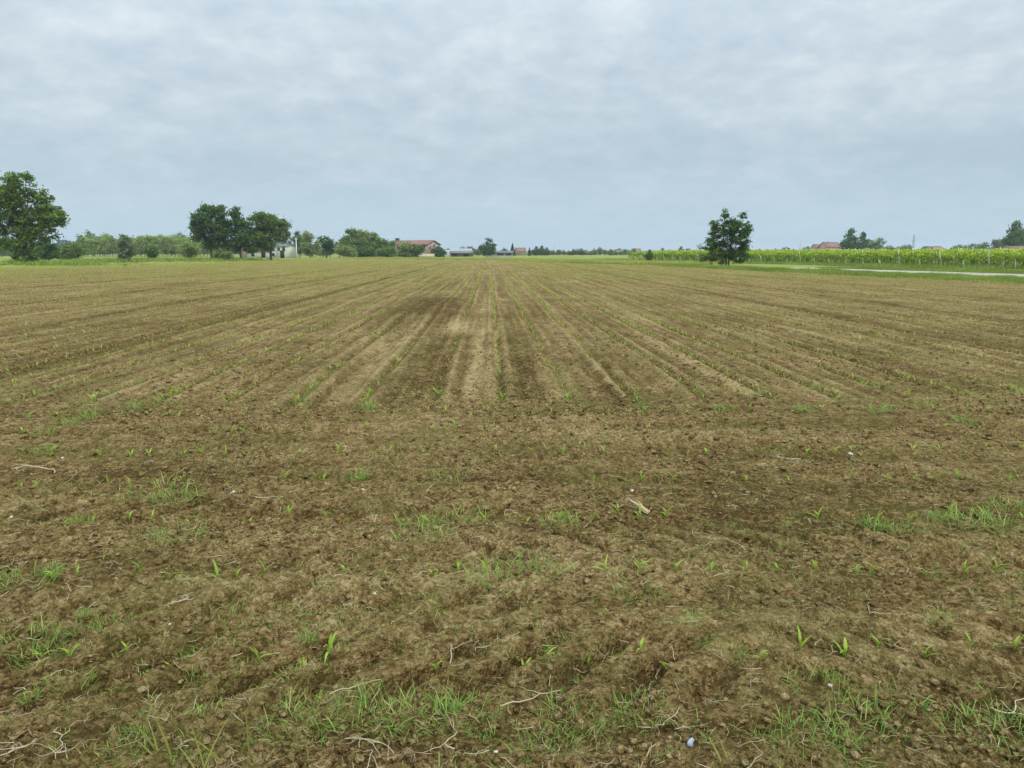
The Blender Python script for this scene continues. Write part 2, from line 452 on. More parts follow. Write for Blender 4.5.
TQ = [(i * 4 + j, i * 4 + j + 1, i * 4 + j + 5, i * 4 + j + 4) for i in range(len(pts) - 1) for j in range(3)]
tag(link('farm_track', mesh('farm_track', TV, np.array(TQ)[:, ::-1], M['gravel'])), kind='structure')

# ------------------------------------------------------------------ trees
def leaf_quads(P, size, tint, rng, flat=.3):
    n = len(P)
    nr = rng.normal(size=(n, 3)); nr[:, 2] = np.abs(nr[:, 2]) + flat; nr /= np.linalg.norm(nr, axis=1)[:, None]
    u = np.cross(nr, rng.normal(size=(n, 3))); u /= np.linalg.norm(u, axis=1)[:, None] + 1e-9; v = np.cross(nr, u)
    a = (size * rng.uniform(.55, 1.3, n))[:, None]; b = a * rng.uniform(.5, .9, n)[:, None]
    V = np.stack([P - u * a, P - v * b * .8 + u * a * .1, P + u * a, P + v * b], 1).reshape(-1, 3)
    Fq = np.arange(4 * n).reshape(n, 4)
    return V, [Fq], np.repeat(tint, 4)

def crown_points(lobes, nclump, rng):
    lob = np.array(lobes, float); w = (lob[:, 3] * lob[:, 4] * lob[:, 5]) ** .72; w /= w.sum()
    k = rng.choice(len(lob), nclump, p=w)
    d = rng.normal(size=(nclump, 3)); d /= np.linalg.norm(d, axis=1)[:, None]
    r = rng.uniform(.25, 1, nclump) ** .55 * rng.uniform(.86, 1.06, nclump)
    return lob[k, :3] + d * r[:, None] * lob[k, 3:6]

def tree_data(lobes, trunk, seed, nclump=160, per=45, leaf=.16, cr=.42, mt='oak', limbs=26, stems=1):
    rl = np.random.default_rng(seed + 500); base = [(*q[:3], q[3] * .92, q[4] * .92, q[5] * .92) for q in lobes]; lobes = list(base)
    for L_ in base:                                      # smaller sprays break the outline of every bough
        for _ in range(4):
            a, h = rl.uniform(0, 2 * PI), rl.uniform(-.3, 1); q = math.sqrt(1 - h * h); f = rl.uniform(.28, .48)
            lobes.append((L_[0] + L_[3] * q * math.cos(a) * .95, L_[1] + L_[4] * q * math.sin(a) * .95, L_[2] + L_[5] * h * .95, L_[3] * f, L_[4] * f, L_[5] * f))
    nclump = int(nclump * 1.6)
    """lobes: ellipsoids (x,y,z,rx,ry,rz); trunk (radius, fork height, lean)"""
    rng = np.random.default_rng(seed)
    cp = crown_points(lobes, nclump, rng)
    zmin, zmax = cp[:, 2].min(), cp[:, 2].max()
    n = nclump * per
    ct = rng.uniform(.12, .72, nclump)
    rad = cr * rng.uniform(.6, 1.35, nclump)
    P = np.repeat(cp, per, 0) + rng.normal(size=(n, 3)) * np.repeat(rad, per)[:, None] * np.array([.62, .62, .42])
    P[:, 2] = np.maximum(P[:, 2], .08)
    T = np.clip(np.repeat(ct, per) + rng.normal(0, .16, n), 0, 1)
    V, Fq, T = leaf_quads(P, leaf, T, rng)
    crown = mesh('crown', V, Fq, M[mt], {'tint': T})
    b = MB(); r0, zf, lean = trunk
    for s in range(stems):
        ox = (s - (stems - 1) / 2) * r0 * 3
        top = np.array([lean + ox * 2, 0, zmin + (zmax - zmin) * .72]); f = np.array([lean * .3 + ox, 0, zf])
        b.tube([(ox, 0, -.15), (ox + .02, 0, .25 * zf), f, f * .5 + top * .5 + np.array([.1, .05, 0]), top],
               [r0 * 1.35, r0, r0 * .85, r0 * .5, r0 * .12], 8)
    idx = rng.permutation(nclump)[:limbs]
    for i in idx:
        e = cp[i]; g = rng.uniform(.2, .95); s0 = f + (top - f) * g * .8
        mid = s0 * .45 + e * .55 + np.array([0, 0, -.08 * np.linalg.norm(e - s0)]) + rng.normal(0, .12, 3)
        rb = r0 * (.42 - .26 * g)
        b.tube([s0, mid, e], [rb, rb * .6, rb * .15], 5)
    return b.data('trunk', M['bark'], True), crown

def tree(name, label, base, td, cat='tree', group=None, rot=0, scale=1, parts=('trunk', 'crown')):
    t = thing(name, label, cat, (base[0], base[1], .02), rot, group); t.scale = (scale,) * 3 if not isinstance(scale, tuple) else scale
    for p, d in zip(parts, td): link(p, d, t)
    return t

def px_lobes(px0, y0, d, items, dep=.85):
    """ellipses (px, y, rx, ry) read off the silhouette, as real ellipsoids at distance d"""
    k = d * CP / F; out = []
    for i, it in enumerate(items):
        px, y, rx, ry = it[:4]; off = it[4] if len(it) > 4 else 0
        out.append(((px - px0) * k, off * k + (((i * 37) % 11) - 5) / 5 * rx * k * .25, (y0 - y) * k, rx * k, rx * k * dep, ry * k))
    return out

# big oak, left edge
d = 97; b = at(26, d)
tree('oak_tree', 'tallest broad dark green oak with shrubby foot standing alone at far left', b,
     tree_data(px_lobes(26, 263, d, [(28, 190, 17, 15), (9, 193, 12, 14), (46, 199, 10, 11), (4, 212, 16, 15), (30, 211, 21, 17), (52, 215, 15, 12), (-6, 226, 14, 14),
                                     (18, 232, 20, 13), (43, 231, 18, 12), (60, 221, 8, 9), (8, 243, 12, 8), (30, 246, 14, 10), (25, 258, 11, 6)]),
               (.34, 2.0, .3), 21, 330, 46, .165, .50, 'oak', 46))
d = 112
tree('oak_tree', 'leftmost dark dense crown of the three field trees left of the white house', at(212, 139),
     tree_data(px_lobes(212, 260, 139, [(209, 217, 12, 9), (222, 214, 8, 8), (203, 224, 9, 9), (215, 229, 16, 12), (202, 237, 9, 8), (214, 243, 14, 8), (226, 230, 8, 12), (226, 244, 5, 6)]),
               (.26, 1.8, .1), 22, 210, 42, .19, .55, 'dark', 30))
tree('oak_tree', 'slimmest middle crown of the three field trees left of the white house', at(241, 139),
     tree_data(px_lobes(241, 260, 139, [(239, 218, 6, 9), (246, 226, 6, 8), (235, 228, 8, 11), (244, 238, 9, 10), (235, 246, 9, 7), (250, 248, 6, 5)]),
               (.22, 1.6, .0), 23, 130, 40, .19, .5, 'dark', 22))
tree('oak_tree', 'rightmost roundest crown of the three field trees, before the white house', at(271, 142),
     tree_data(px_lobes(271, 259, 142, [(265, 221, 13, 10), (278, 225, 13, 12), (258, 233, 9, 10), (270, 236, 15, 11), (287, 236, 6, 9), (260, 245, 8, 6), (268, 246, 8, 5)]),
               (.26, 1.5, .1), 24, 210, 42, .19, .55, 'oak', 30))
tree('mulberry_tree', 'lone dark ragged tree with spiky top standing before the vineyard', at(727, 86),
     tree_data(px_lobes(727, 265.5, 86, [(728, 227, 10, 9), (741, 217, 4, 6), (745, 229, 5, 9), (723, 216, 4, 4), (711, 223, 5, 3), (717, 233, 10, 8), (735, 237, 12, 10), (709, 243, 6, 5), (720, 246, 9, 6),
                                         (744, 247, 5, 7), (736, 253, 10, 7), (728, 256, 7, 5), (745, 258, 3, 3), (739, 261, 4, 3)]),
               (.10, .6, .05), 25, 235, 38, .105, .25, 'dark', 60, 2))
tree('shrub', 'leafy green shrub at left foot of the lone dark tree by vineyard', at(711, 86.5),
     tree_data(px_lobes(711, 265, 86.5, [(703, 257, 6, 6), (713, 255, 8, 7), (722, 258, 6, 6), (700, 248, 2.5, 4), (709, 248, 5, 4)]), (.04, .3, 0), 26, 70, 36, .095, .26, 'mid', 14, 3), 'shrub', parts=('stem', 'foliage'))
# small trees and shrubs along the left margin of the field
SM = [('shrub', 'dark bushy tree half hidden behind the big oak at left', 50, 258, 128, [(49, 243, 8, 9), (54, 250, 6, 7), (47, 252, 9, 6)], 'dark', 31),
      ('shrub', 'rounded grey green shrub right of the big oak', 75, 257.5, 150, [(74, 247, 8, 7), (79, 250, 7, 6), (71, 252, 6, 5)], 'mid', 32),
      ('shrub', 'small pale shrub between the oak and the rounded shrub', 62, 257.5, 150, [(62, 253, 5, 4), (66, 254, 4, 3)], 'light', 33),
      ('young_tree', 'upright grey green young tree standing in tall grass by the field edge', 128, 262, 118, [(128, 241, 7, 6), (131, 249, 6, 8), (124, 247, 5, 7), (127, 255, 7, 5)], 'grey', 34),
      ('young_tree', 'small round young tree right of the upright grey green one', 152, 259, 140, [(151, 248, 5, 4), (155, 251, 4, 4), (152, 254, 4, 3)], 'mid', 35),
      ('young_tree', 'loose light green young tree before the poplar plantation', 190, 258.5, 150, [(190, 246, 7, 5), (193, 250, 6, 6), (187, 252, 6, 4)], 'light', 36),
      ('shrub', 'low round shrub between trunks of the leftmost two field trees', 223, 261, 136, [(223, 255, 7, 4.5), (228, 256, 4, 3.5), (218, 256, 4, 4)], 'mid', 37),
      ]
for n_, lb, px, y0, d, it, mt, sd in SM:
    tree(n_, lb, at(px, d), tree_data(px_lobes(px, y0, d, it), (.06, .4, 0), sd, 60, 34, .0011 * d + .02, .0033 * d, mt, 12, 2), 'shrub' if n_ == 'shrub' else 'tree',
         parts=('stem', 'foliage') if n_ == 'shrub' else ('trunk', 'crown'))
# wood and garden trees round the brick barn
GR = [('garden_tree', 'tall slim grey green tree beside the white utility pole', 300, 257, 215, [(300, 239, 5, 7), (301, 248, 5, 7)], 'grey', 41),
      ('garden_tree', 'pale green cone shaped tree right of the utility pole', 310, 257, 205, [(309, 237, 5, 6), (310, 245, 9, 8), (312, 251, 11, 5)], 'light', 42),
      ('garden_tree', 'dark green tree right of the pale cone shaped tree', 327, 257, 210, [(326, 242, 7, 6), (330, 248, 6, 7), (324, 251, 8, 5)], 'dark', 43),
      ('garden_tree', 'short dim tree in the gap left of the barn wood', 339, 257, 225, [(339, 248, 5, 5), (343, 251, 5, 4)], 'grey', 44),
      ('wood_tree', 'leftmost leaning tree of the wood beside the brick barn', 347, 258, 210, [(346, 243, 5, 5), (349, 249, 6, 6)], 'mid', 45),
      ('wood_tree', 'tallest rounded tree in the wood beside the brick barn', 354, 258, 215, [(354, 235, 5, 5), (356, 241, 8, 8), (351, 249, 7, 7)], 'mid', 46),
      ('wood_tree', 'twin topped tree in the middle of the wood beside the barn', 366, 258, 220, [(362, 237, 5, 5), (368, 237, 5, 5), (366, 246, 9, 9)], 'light', 47),
      ('wood_tree', 'slender tree right of the twin topped one in the wood', 373, 258, 222, [(373, 239, 4, 6), (375, 247, 7, 8)], 'mid', 48),
      ('wood_tree', 'pale low tree at front of the wood by the barn', 344, 258, 196, [(343, 250, 7, 5), (350, 253, 6, 4)], 'light', 49),
      ('wood_tree', 'broad low tree where the wood meets the barn', 383, 258, 214, [(381, 245, 7, 6), (387, 248, 7, 7), (378, 251, 7, 5)], 'mid', 50),
      ('shrub', 'dark undergrowth bush below the middle of the wood', 363, 258, 200, [(361, 253, 8, 4.5), (370, 254, 7, 4)], 'dark', 51),
      ('shrub', 'bright bush at the left corner of the brick barn', 386, 258, 198, [(384, 253, 7, 5), (391, 252, 6, 5)], 'mid', 52),
      ('barn_tree', 'pale leafy tree growing before the middle of the barn front', 406, 258, 205, [(406, 248, 6, 5), (402, 253, 6, 4), (409, 254, 6, 4)], 'light', 53),
      ('barn_tree', 'mid green tree before the barn, left of its open bay', 418, 258, 206, [(418, 250, 6, 4.5), (414, 254, 4, 3)], 'mid', 54),
      ('shrub', 'round dark bush at the right hand end of the barn', 439, 257.5, 236, [(438, 252, 4, 4), (441, 254, 3, 3)], 'dark', 55),
      ]
for n_, lb, px, y0, d, it, mt, sd in GR:
    tree(n_, lb, at(px, d), tree_data(px_lobes(px, y0, d, it), (.12, .8, 0), sd, 90, 26, .0011 * d + .02, .0030 * d, mt, 8), 'shrub' if n_ == 'shrub' else 'tree',
         parts=('stem', 'foliage') if n_ == 'shrub' else ('trunk', 'crown'))
# poplar plantation behind the left margin: one of each kind, then copies
pop = [tree_data([(0, 0, 3.6, 1.5, 1.5, 2.4), (.2, .1, 2.2, 1.3, 1.3, 1.2), (-.1, 0, 5.2, .9, .9, 1.2)], (.09, 1.0, 0), 60 + k, 60, 14, .27, .62, mt, 5) for k, mt in enumerate(('poplar', 'poplar', 'light'))]
src = []
rp = np.random.default_rng(8)
for row, d in enumerate((252, 258, 266)):
    for px in np.arange(84 + row * 2.4, 214, 7.3):
        k = int(rp.integers(0, 3)); b = at(px + rp.uniform(-.8, .8), d)
        lb = 'young pale green poplar in the plantation behind the left field edge'
        if not any(s[0] == k for s in src):
            t = tree('poplar_tree', lb, b, pop[k], group='young poplars of the plantation'); src.append((k, t))
        else:
            t = dup([s[1] for s in src if s[0] == k][0], (b[0], b[1], .02), rp.uniform(0, 6), label=lb)
        s = rp.uniform(.86, 1.12); t.scale = (s, s, s * rp.uniform(.9, 1.1))
# farther trees: generic crowns re-used at many places
gen = {}
for i, (k, lobes, mt) in enumerate([('round', [(0, 0, .58, .42, .42, .40), (.16, .1, .45, .3, .3, .3), (-.2, 0, .42, .3, .3, .28), (0, 0, .16, .4, .36, .17)], 'mid'),
                     ('tall', [(0, 0, .7, .22, .22, .3), (.05, 0, .42, .3, .3, .3), (-.08, 0, .3, .26, .26, .2)], 'grey'),
                     ('broad', [(-.3, 0, .5, .35, .3, .33), (.25, .1, .56, .38, .3, .36), (0, 0, .35, .55, .4, .27), (0, 0, .15, .6, .4, .16)], 'mid'),
                     ('deep', [(0, 0, .62, .36, .36, .38), (.2, 0, .42, .3, .3, .3), (-.16, 0, .4, .34, .34, .3), (0, 0, .15, .38, .36, .15)], 'dark')]):
    gen[k] = tree_data(lobes, (.03, .12, 0), 80 + i, 90, 20, .045, .10, mt, 6)
# conifer
def spruce_data(seed):
    rng = np.random.default_rng(seed); P = []; 
    for k in range(1500):
        z = rng.uniform(.06, 1) ; r = (1 - z) * .24 * (.6 + .4 * ((z * 11) % 1)) * rng.uniform(.5, 1.05); a = rng.uniform(0, 2 * PI)
        P.append((r * math.cos(a), r * math.sin(a), z - r * .25))
    V, Fq, T = leaf_quads(np.array(P), .032, rng.uniform(.0, .7, 1500), rng)
    return MB().tube([(0, 0, -.02), (0, 0, .5), (0, 0, 1)], [.025, .016, .003], 6).data('trunk', M['bark']), mesh('crown', V, Fq, M['dark'], {'tint': T})
gen['spruce'] = spruce_data(90)
# (name, label, px, top y, base y, distance, kind, width factor)
FT = [('garden_tree', 'lone round green tree beside the grey sheds in the far middle', 488, 240, 256.5, 255, 'deep', 1.12),
      ('spruce_tree', 'taller dark pointed spruce left of the far red roofed house', 512.5, 244, 256.5, 300, 'spruce', 1.5),
      ('spruce_tree', 'smaller dark pointed spruce right of the far red roofed house', 529.5, 248, 256.5, 300, 'spruce', 1.5),
      ('far_tree', 'leftmost of three dark trees right of the smaller spruce', 536, 248, 256.5, 310, 'deep', 1.1),
      ('far_tree', 'middle tallest of three dark trees right of the smaller spruce', 541.5, 247.5, 256.5, 315, 'deep', 1.1),
      ('far_tree', 'rightmost of three dark trees right of the smaller spruce', 546.5, 249, 256.5, 310, 'deep', 1.0),
      ('far_tree', 'grey green tree left above the pale polytunnels', 463, 247, 256, 330, 'round', 1.1),
      ('far_tree', 'grey green tall tree right above the pale polytunnels', 471, 246.5, 256, 330, 'tall', 1.3),
      ('far_tree', 'grey green bushy tree just left of the lone round tree', 478, 249, 256, 330, 'round', 1.2),
      ('far_tree', 'dim tree peeping over the roof of the grey sheds', 505, 248.5, 256, 340, 'round', 1.2),
      ('far_tree', 'dim grey tree behind the polytunnels near the barn', 447, 249, 256, 380, 'broad', 1.0),
      ('spruce_tree', 'small dark pointed spruce in the far tree line left of pink house', 579.5, 249.5, 256, 450, 'spruce', 1.3),
      ('far_tree', 'bushy far tree just right of the pink house gable', 600, 248.5, 256, 460, 'round', 1.0),
      ('far_tree', 'broad far tree above the low white house', 618, 249.5, 256, 470, 'broad', 1.2),
      ('far_tree', 'far round tree left of the low white house', 611, 250.5, 256, 470, 'round', 1.2),
      ('far_tree', 'far tree right of the low white house', 628, 251, 256, 470, 'round', 1.2),
      ('young_tree', 'small dark bush tree at the near left corner of the vineyard', 649, 251, 261.5, 128, 'deep', .8),
      ('far_tree', 'left one of two dim trees above vines left of lone tree', 680.5, 248, 256, 350, 'deep', 1.1),
      ('far_tree', 'right one of two dim trees above vines left of lone tree', 688.5, 248.8, 256, 350, 'tall', 1.2),
      ('far_tree', 'small dim tree above the vines right of the lone tree', 785.5, 247.8, 256, 380, 'round', 1.3),
      ('far_tree', 'grey green tree left of the far orange house', 806, 246.5, 256, 360, 'broad', 1.0),
      ('far_tree', 'dark tree right behind the orange house roof', 827, 243, 256, 420, 'round', .5),
      ('oak_tree', 'tallest dark blue green tree of the cluster above the vineyard', 849, 233, 257, 300, 'deep', .85),
      ('oak_tree', 'middle dark tree of the cluster above the vineyard', 861, 236, 257, 300, 'deep', .9),
      ('oak_tree', 'right rounded tree of the cluster above the vineyard', 876, 238, 257, 300, 'broad', .85),
      ('far_tree', 'low tree at right foot of the dark cluster above vineyard', 889, 245.5, 256, 310, 'round', 1.2),
      ('far_tree', 'low grey tree between the dark cluster and the pylon', 906, 245.5, 256, 420, 'round', 1.4),
      ('far_tree', 'pale bush left of the pylon foot above the vines', 896, 247, 256, 400, 'broad', 1.0),
      ('far_tree', 'dim bush right of the pylon foot', 925, 248, 256, 420, 'round', 1.5),
      ('far_tree', 'left mound shaped grey tree near the right edge', 957, 244.5, 256, 330, 'broad', 1.2),
      ('far_tree', 'middle broad grey tree near the right edge', 969, 243.5, 256, 340, 'broad', 1.1),
      ('far_tree', 'right grey tree near the right edge left of tall wood', 982, 242, 256, 330, 'broad', 1.1),
      ('far_tree', 'thin pale tree beside the tall dark wood at right edge', 997, 239, 256, 320, 'tall', 1.1),
      ('oak_tree', 'left part of the tall dark trees at right picture edge', 1012, 226, 257, 260, 'deep', .75),
      ('oak_tree', 'tallest dark tree cut off by the right picture edge', 1026, 220, 257, 262, 'broad', .75),
      ('far_tree', 'tree in a dim cluster above the left end of plantation', 93, 232.5, 257, 330, 'round', .8),
      ('far_tree', 'rounded tree in a dim cluster above the plantation', 104, 234, 257, 330, 'broad', .75),
      ('far_tree', 'leftmost blue green tree above the plantation near field trees', 172, 235.5, 257, 340, 'broad', .7),
      ('far_tree', 'middle blue green tree above the plantation near field trees', 183, 234.5, 257, 340, 'round', .8),
      ('far_tree', 'right blue green tree above the plantation near field trees', 194, 235.5, 257, 340, 'broad', .7),
      ('far_tree', 'dim tree above the plantation beside the young grey tree', 140, 236.5, 257, 340, 'broad', .7),
      ('far_tree', 'dim tree seen behind the gap right of the big oak', 84, 236, 257, 300, 'round', .8),
      ('far_tree', 'pale tree at left picture edge behind the big oak', 2, 240, 257, 250, 'broad', .8),
      ]
for i, (n_, lb, px, yt, yb, d, k, wf) in enumerate(FT):
    h = (yb - yt) * d * CP / F; b = at(px, d)
    tree(n_, lb, b, gen[k], rot=(i * 1.3) % .9 - .4, scale=(h * wf, h * wf, h))
# far hedgerow trees closing the horizon
src = {}
def hedge(px0, px1, step, d, top, lb, group, kinds, seed):
    rg = np.random.default_rng(seed); px = px0
    while px < px1:
        k = kinds[int(rg.integers(len(kinds)))]; dd = d * rg.uniform(.95, 1.08)
        h = (256.0 - top + rg.uniform(-1.4, 1.2)) * dd / F; b = at(px, dd)
        t = tree('hedgerow_tree', lb, b, gen[k], group=group, rot=rg.uniform(-.5, .5), scale=(h * 1.15, h * 1.15, h)); px += step * rg.uniform(.6, 1.4)
hedge(556, 662, 4.2, 350, 250.9, 'small bluish tree in the far tree line between barn and vineyard', 'far trees of the middle horizon', ('round', 'broad', 'tall', 'deep'), 1)
hedge(662, 1050, 6.5, 380, 250.4, 'small bluish tree in the far tree line beyond the vineyard', 'far trees beyond the vineyard', ('round', 'broad', 'deep'), 2)
hedge(436, 560, 4.6, 360, 251.2, 'small bluish tree in the far tree line behind the sheds', 'far trees behind the sheds', ('round', 'broad', 'tall'), 3)
hedge(60, 300, 6.5, 420, 243.5, 'dim tree closing the view behind the poplar plantation', 'trees behind the plantation', ('round', 'broad', 'deep'), 4)
hedge(300, 440, 6.0, 560, 249.5, 'dim tree in the far line behind the barn wood', 'far trees behind the barn', ('round', 'broad'), 6)
hedge(-60, 60, 7.0, 300, 244.5, 'dim tree behind the trunk of the big oak', 'trees behind the big oak', ('round', 'broad', 'deep'), 7)

# ------------------------------------------------------------------ buildings
def house(name, label, px, d, w, dp, eh, rh, rot, wall, roof, wins=(), cat='house', over=.35, extra=None):
    b = at(px, d); t = thing(name, label, cat, (b[0], b[1], .02), rot)
    m = MB(); x0, x1, y0, y1 = -w / 2, w / 2, -dp / 2, dp / 2
    V = [(x0, y0, -.2), (x1, y0, -.2), (x1, y1, -.2), (x0, y1, -.2), (x0, y0, eh), (x1, y0, eh), (x1, y1, eh), (x0, y1, eh), (x0, 0, eh + rh), (x1, 0, eh + rh)]
    m.add(V, [(0, 1, 5, 4), (2, 3, 7, 6), (1, 2, 6, 5), (3, 0, 4, 7), (0, 3, 2, 1)], [(5, 6, 9), (7, 4, 8)])
    m.build('wall', wall, t)
    r = MB(); th = .16; sl = rh / (dp / 2)
    for s in (-1, 1):
        yo = s * (dp / 2 + over); zo = eh - sl * over + .03; zr = eh + rh + .03
        V = [(x0 - over, yo, zo), (x1 + over, yo, zo), (x1 + over, 0, zr), (x0 - over, 0, zr)]; V += [(a, b_, c + th) for a, b_, c in V]
        f = [(0, 1, 2, 3), (4, 7, 6, 5), (0, 4, 5, 1), (1, 5, 6, 2), (3, 2, 6, 7), (0, 3, 7, 4)]
        r.add(V, f if s < 0 else [tuple(reversed(q)) for q in f])
    ro = r.build('roof', roof, t)
    for (side, c, z, ww, hh, nm) in wins:
        fm = MB(); gm = MB()
        if side == 'f':
            fm.box(c - ww / 2 - .1, c + ww / 2 + .1, y0 - .06, y0 + .02, z - .1, z + hh + .1); gm.box(c - ww / 2, c + ww / 2, y0 - .075, y0 - .02, z, z + hh)
        else:
            sx = x1 if side == 'r' else x0; sg = 1 if side == 'r' else -1
            a, b2 = sorted((sx - sg * .02, sx + sg * .06)); fm.box(a, b2, c - ww / 2 - .1, c + ww / 2 + .1, z - .1, z + hh + .1)
            a, b2 = sorted((sx + sg * .02, sx + sg * .075)); gm.box(a, b2, c - ww / 2, c + ww / 2, z, z + hh)
        f = fm.build(nm, M['white'] if nm == 'window' else M['wood'], t); gm.build('pane' if nm == 'window' else 'opening', M['glass'] if nm == 'window' else M['dark_void'], f)
    return t, ro
# brick barn: long front to the left, gable and open bays at the right
W3 = [('f', x, 2.5, 1.1, .9, 'window') for x in (-6, -3)] + [('f', 1.4, 2.4, 1.2, 1.0, 'window'), ('f', 5.2, 2.2, 3.0, 1.4, 'bay'), ('f', 2.6, .0, 2.4, 2.0, 'bay'), ('f', -1.2, .0, 1.2, 2.1, 'door'),
      ('r', -2.4, 2.6, 1.0, 1.0, 'window'), ('r', .2, 3.1, 1.0, 1.0, 'window'), ('r', 2.5, 2.6, 1.0, 1.0, 'window'), ('r', -.5, 0, 2.6, 2.6, 'bay')]
t, ro = house('brick_barn', 'old brick farm building with red tiled roof and dark open bays', 414, 246, 14.5, 9, 3.9, 1.25, math.radians(-24), M['brick'], M['barntile'], W3, 'barn')
MB().box(-7.0, -6.0, .2, 1.1, 4.5, 5.9).box(-7.15, -5.85, .05, 1.25, 5.9, 6.05).build('chimney', M['bark'], ro)
lw = MB().box(-2.4, 5.8, -7.2, -6.9, -.1, 1.0).box(-2.5, 5.9, -7.25, -6.85, 1.0, 1.1)
lo = lw.build('garden_wall', M['cream']); b = at(422, 240); lo.location = (b[0], b[1] + 1, .02); lo.rotation_euler = (0, 0, math.radians(-10))
tag(lo, 'low cream yellow wall at the foot of the brick barn', 'wall')
house('barn_wing', 'lower grey roofed wing joined to left end of brick barn', 399.5, 250, 6.5, 7, 3.6, 1.1, math.radians(-24), M['brick'], M['oldtile'], [('f', 0, 1, 1, 1.2, 'window')], 'barn')
# white house behind the field trees
t, ro = house('white_house', 'white two storey house half hidden behind the rightmost field tree', 285, 196, 3.5, 6, 3.0, .4, math.radians(-14), M['white'], M['greytile'],
      [('f', -1.4, 1.9, .7, .8, 'window'), ('f', .1, 1.9, .7, .8, 'window'), ('f', 1.5, 1.9, .8, .9, 'window'), ('f', 1.0, .1, 1.0, 1.8, 'door'), ('f', -1.5, .5, .8, .9, 'window')])
house('white_outbuilding', 'low white outbuilding between the trunks of the field trees', 264, 210, 8, 5, 1.7, .9, math.radians(5), M['white'], M['oldtile'],
      [('f', -2.4, .4, .9, .9, 'window'), ('f', .4, .0, 1.0, 1.4, 'door')])
house('pink_outbuilding', 'low pinkish outbuilding behind the middle field tree', 252, 212, 5, 4, 2.2, .8, math.radians(10), M['pink'], M['oldtile'], [('f', 0, .6, .9, .9, 'window')])
# far houses
def far(label, px, top, base, wpx, d, rot, wall, roof, frac=.45, name='far_house', dp=None):
    k = d * CP / F; w = wpx * k; h = (base - top) * k
    dp = dp or w * .8
    return house(name, label, px, d, w, dp, h * (1 - frac), h * frac, math.radians(rot), M[wall], M[roof],
                 [('f', s * w * .27, h * .22, w * .12, h * .2, 'window') for s in (-1, 0, 1)], over=.3)
t, ro = far('far house with red roof between the two spruces', 520.5, 249.2, 256.5, 9, 350, 12, 'pink', 'tile', .45)
MB().box(1.0, 1.5, -.3, .3, 2.4, 4.0).build('chimney', M['pink'], ro)
far('far pink walled house with steep gable in the middle tree line', 594, 250.3, 256.5, 6, 440, 80, 'pink', 'tile', .45)
far('far low white house beneath the broad tree', 617.5, 252.2, 256, 7, 450, 8, 'white', 'oldtile', .35)
far('far house with pinkish red roof left of the vineyard', 636, 250.5, 256.5, 8, 430, 5, 'pink', 'tile', .55)
t, ro = far('far large orange house with hipped roofs beyond the vines', 829, 244.0, 257, 16, 330, 10, 'pink', 'tile', .35)
MB().box(2.4, 3.0, -.4, .3, 3.9, 5.6).build('chimney', M['cream'], ro)
far('far low orange annex left of the large orange house', 817, 246.0, 257, 9, 334, 10, 'pink', 'tile', .3)
far('far flat reddish roof behind vines right of the pylon', 932, 247.7, 256, 16, 420, 5, 'cream', 'tile', .3)
far('long low red roof below the tall trees at right edge', 1020, 246.6, 257, 34, 235, 4, 'cream', 'tile', .33, dp=7)
# sheds and polytunnels in the middle
house('grey_shed', 'grey roofed open shed right of the lone round tree', 503.5, 275, 6.2, 5, 1.3, .5, math.radians(6), M['metal'], M['greytile'], [('f', -1.4, .0, 2.2, 1.0, 'bay'), ('f', 1.5, .0, 2.0, 1.0, 'bay')], 'shed')
house('grey_shed', 'long low dark shed with pale roof right of the barn', 462, 262, 7.5, 5, 1.15, .6, math.radians(-6), M['wood'], M['greytile'], [('f', -2.0, .0, 2.0, .9, 'bay'), ('f', 1.8, .0, 2.0, .9, 'bay')], 'shed')
def tunnel(label, px, d, w, L, h, rot):
    b = at(px, d); t = thing('polytunnel', label, 'greenhouse', (b[0], b[1], .02), math.radians(rot), 'polytunnels')
    n = 10; P = [(-w / 2 * math.cos(PI * i / n), h * math.sin(PI * i / n) ** .8) for i in range(n + 1)]
    V = [(y_ , x, z) for y_ in (-L / 2, L / 2) for x, z in P]; m = MB()
    m.add(V, [(i, i + 1, n + 2 + i, n + 1 + i) for i in range(n)]); m.build('cover', M['film'], t, True)
    e = MB()
    for s in (0, 1): e.add([((s - .5) * (L - .02), x, z) for x, z in P], [], [(0, i, i + 1) if s else (0, i + 1, i) for i in range(1, n)])
    e.build('end_wall', M['film'], t)
    f = MB()
    for k in range(5):
        f.tube([(-L / 2 + L * k / 4, x * 1.01, z * 1.01) for x, z in P], .05, 5)
    f.build('hoops', M['metal'], t)
tunnel('pale polytunnel nearest the barn bush', 449, 300, 5, 8, 2.4, 8)
tunnel('pale polytunnel behind the long low dark shed', 461, 310, 5, 9, 3.0, 8)
gw = MB().box(-4.2, 4.2, -.12, .12, -.1, .45).box(-4.3, 4.3, -.16, .16, .45, .52).build('garden_wall', M['film']); b = at(499, 232); gw.location = (b[0], b[1], .02)
tag(gw, 'low pale grey wall in front of the grey sheds', 'wall')
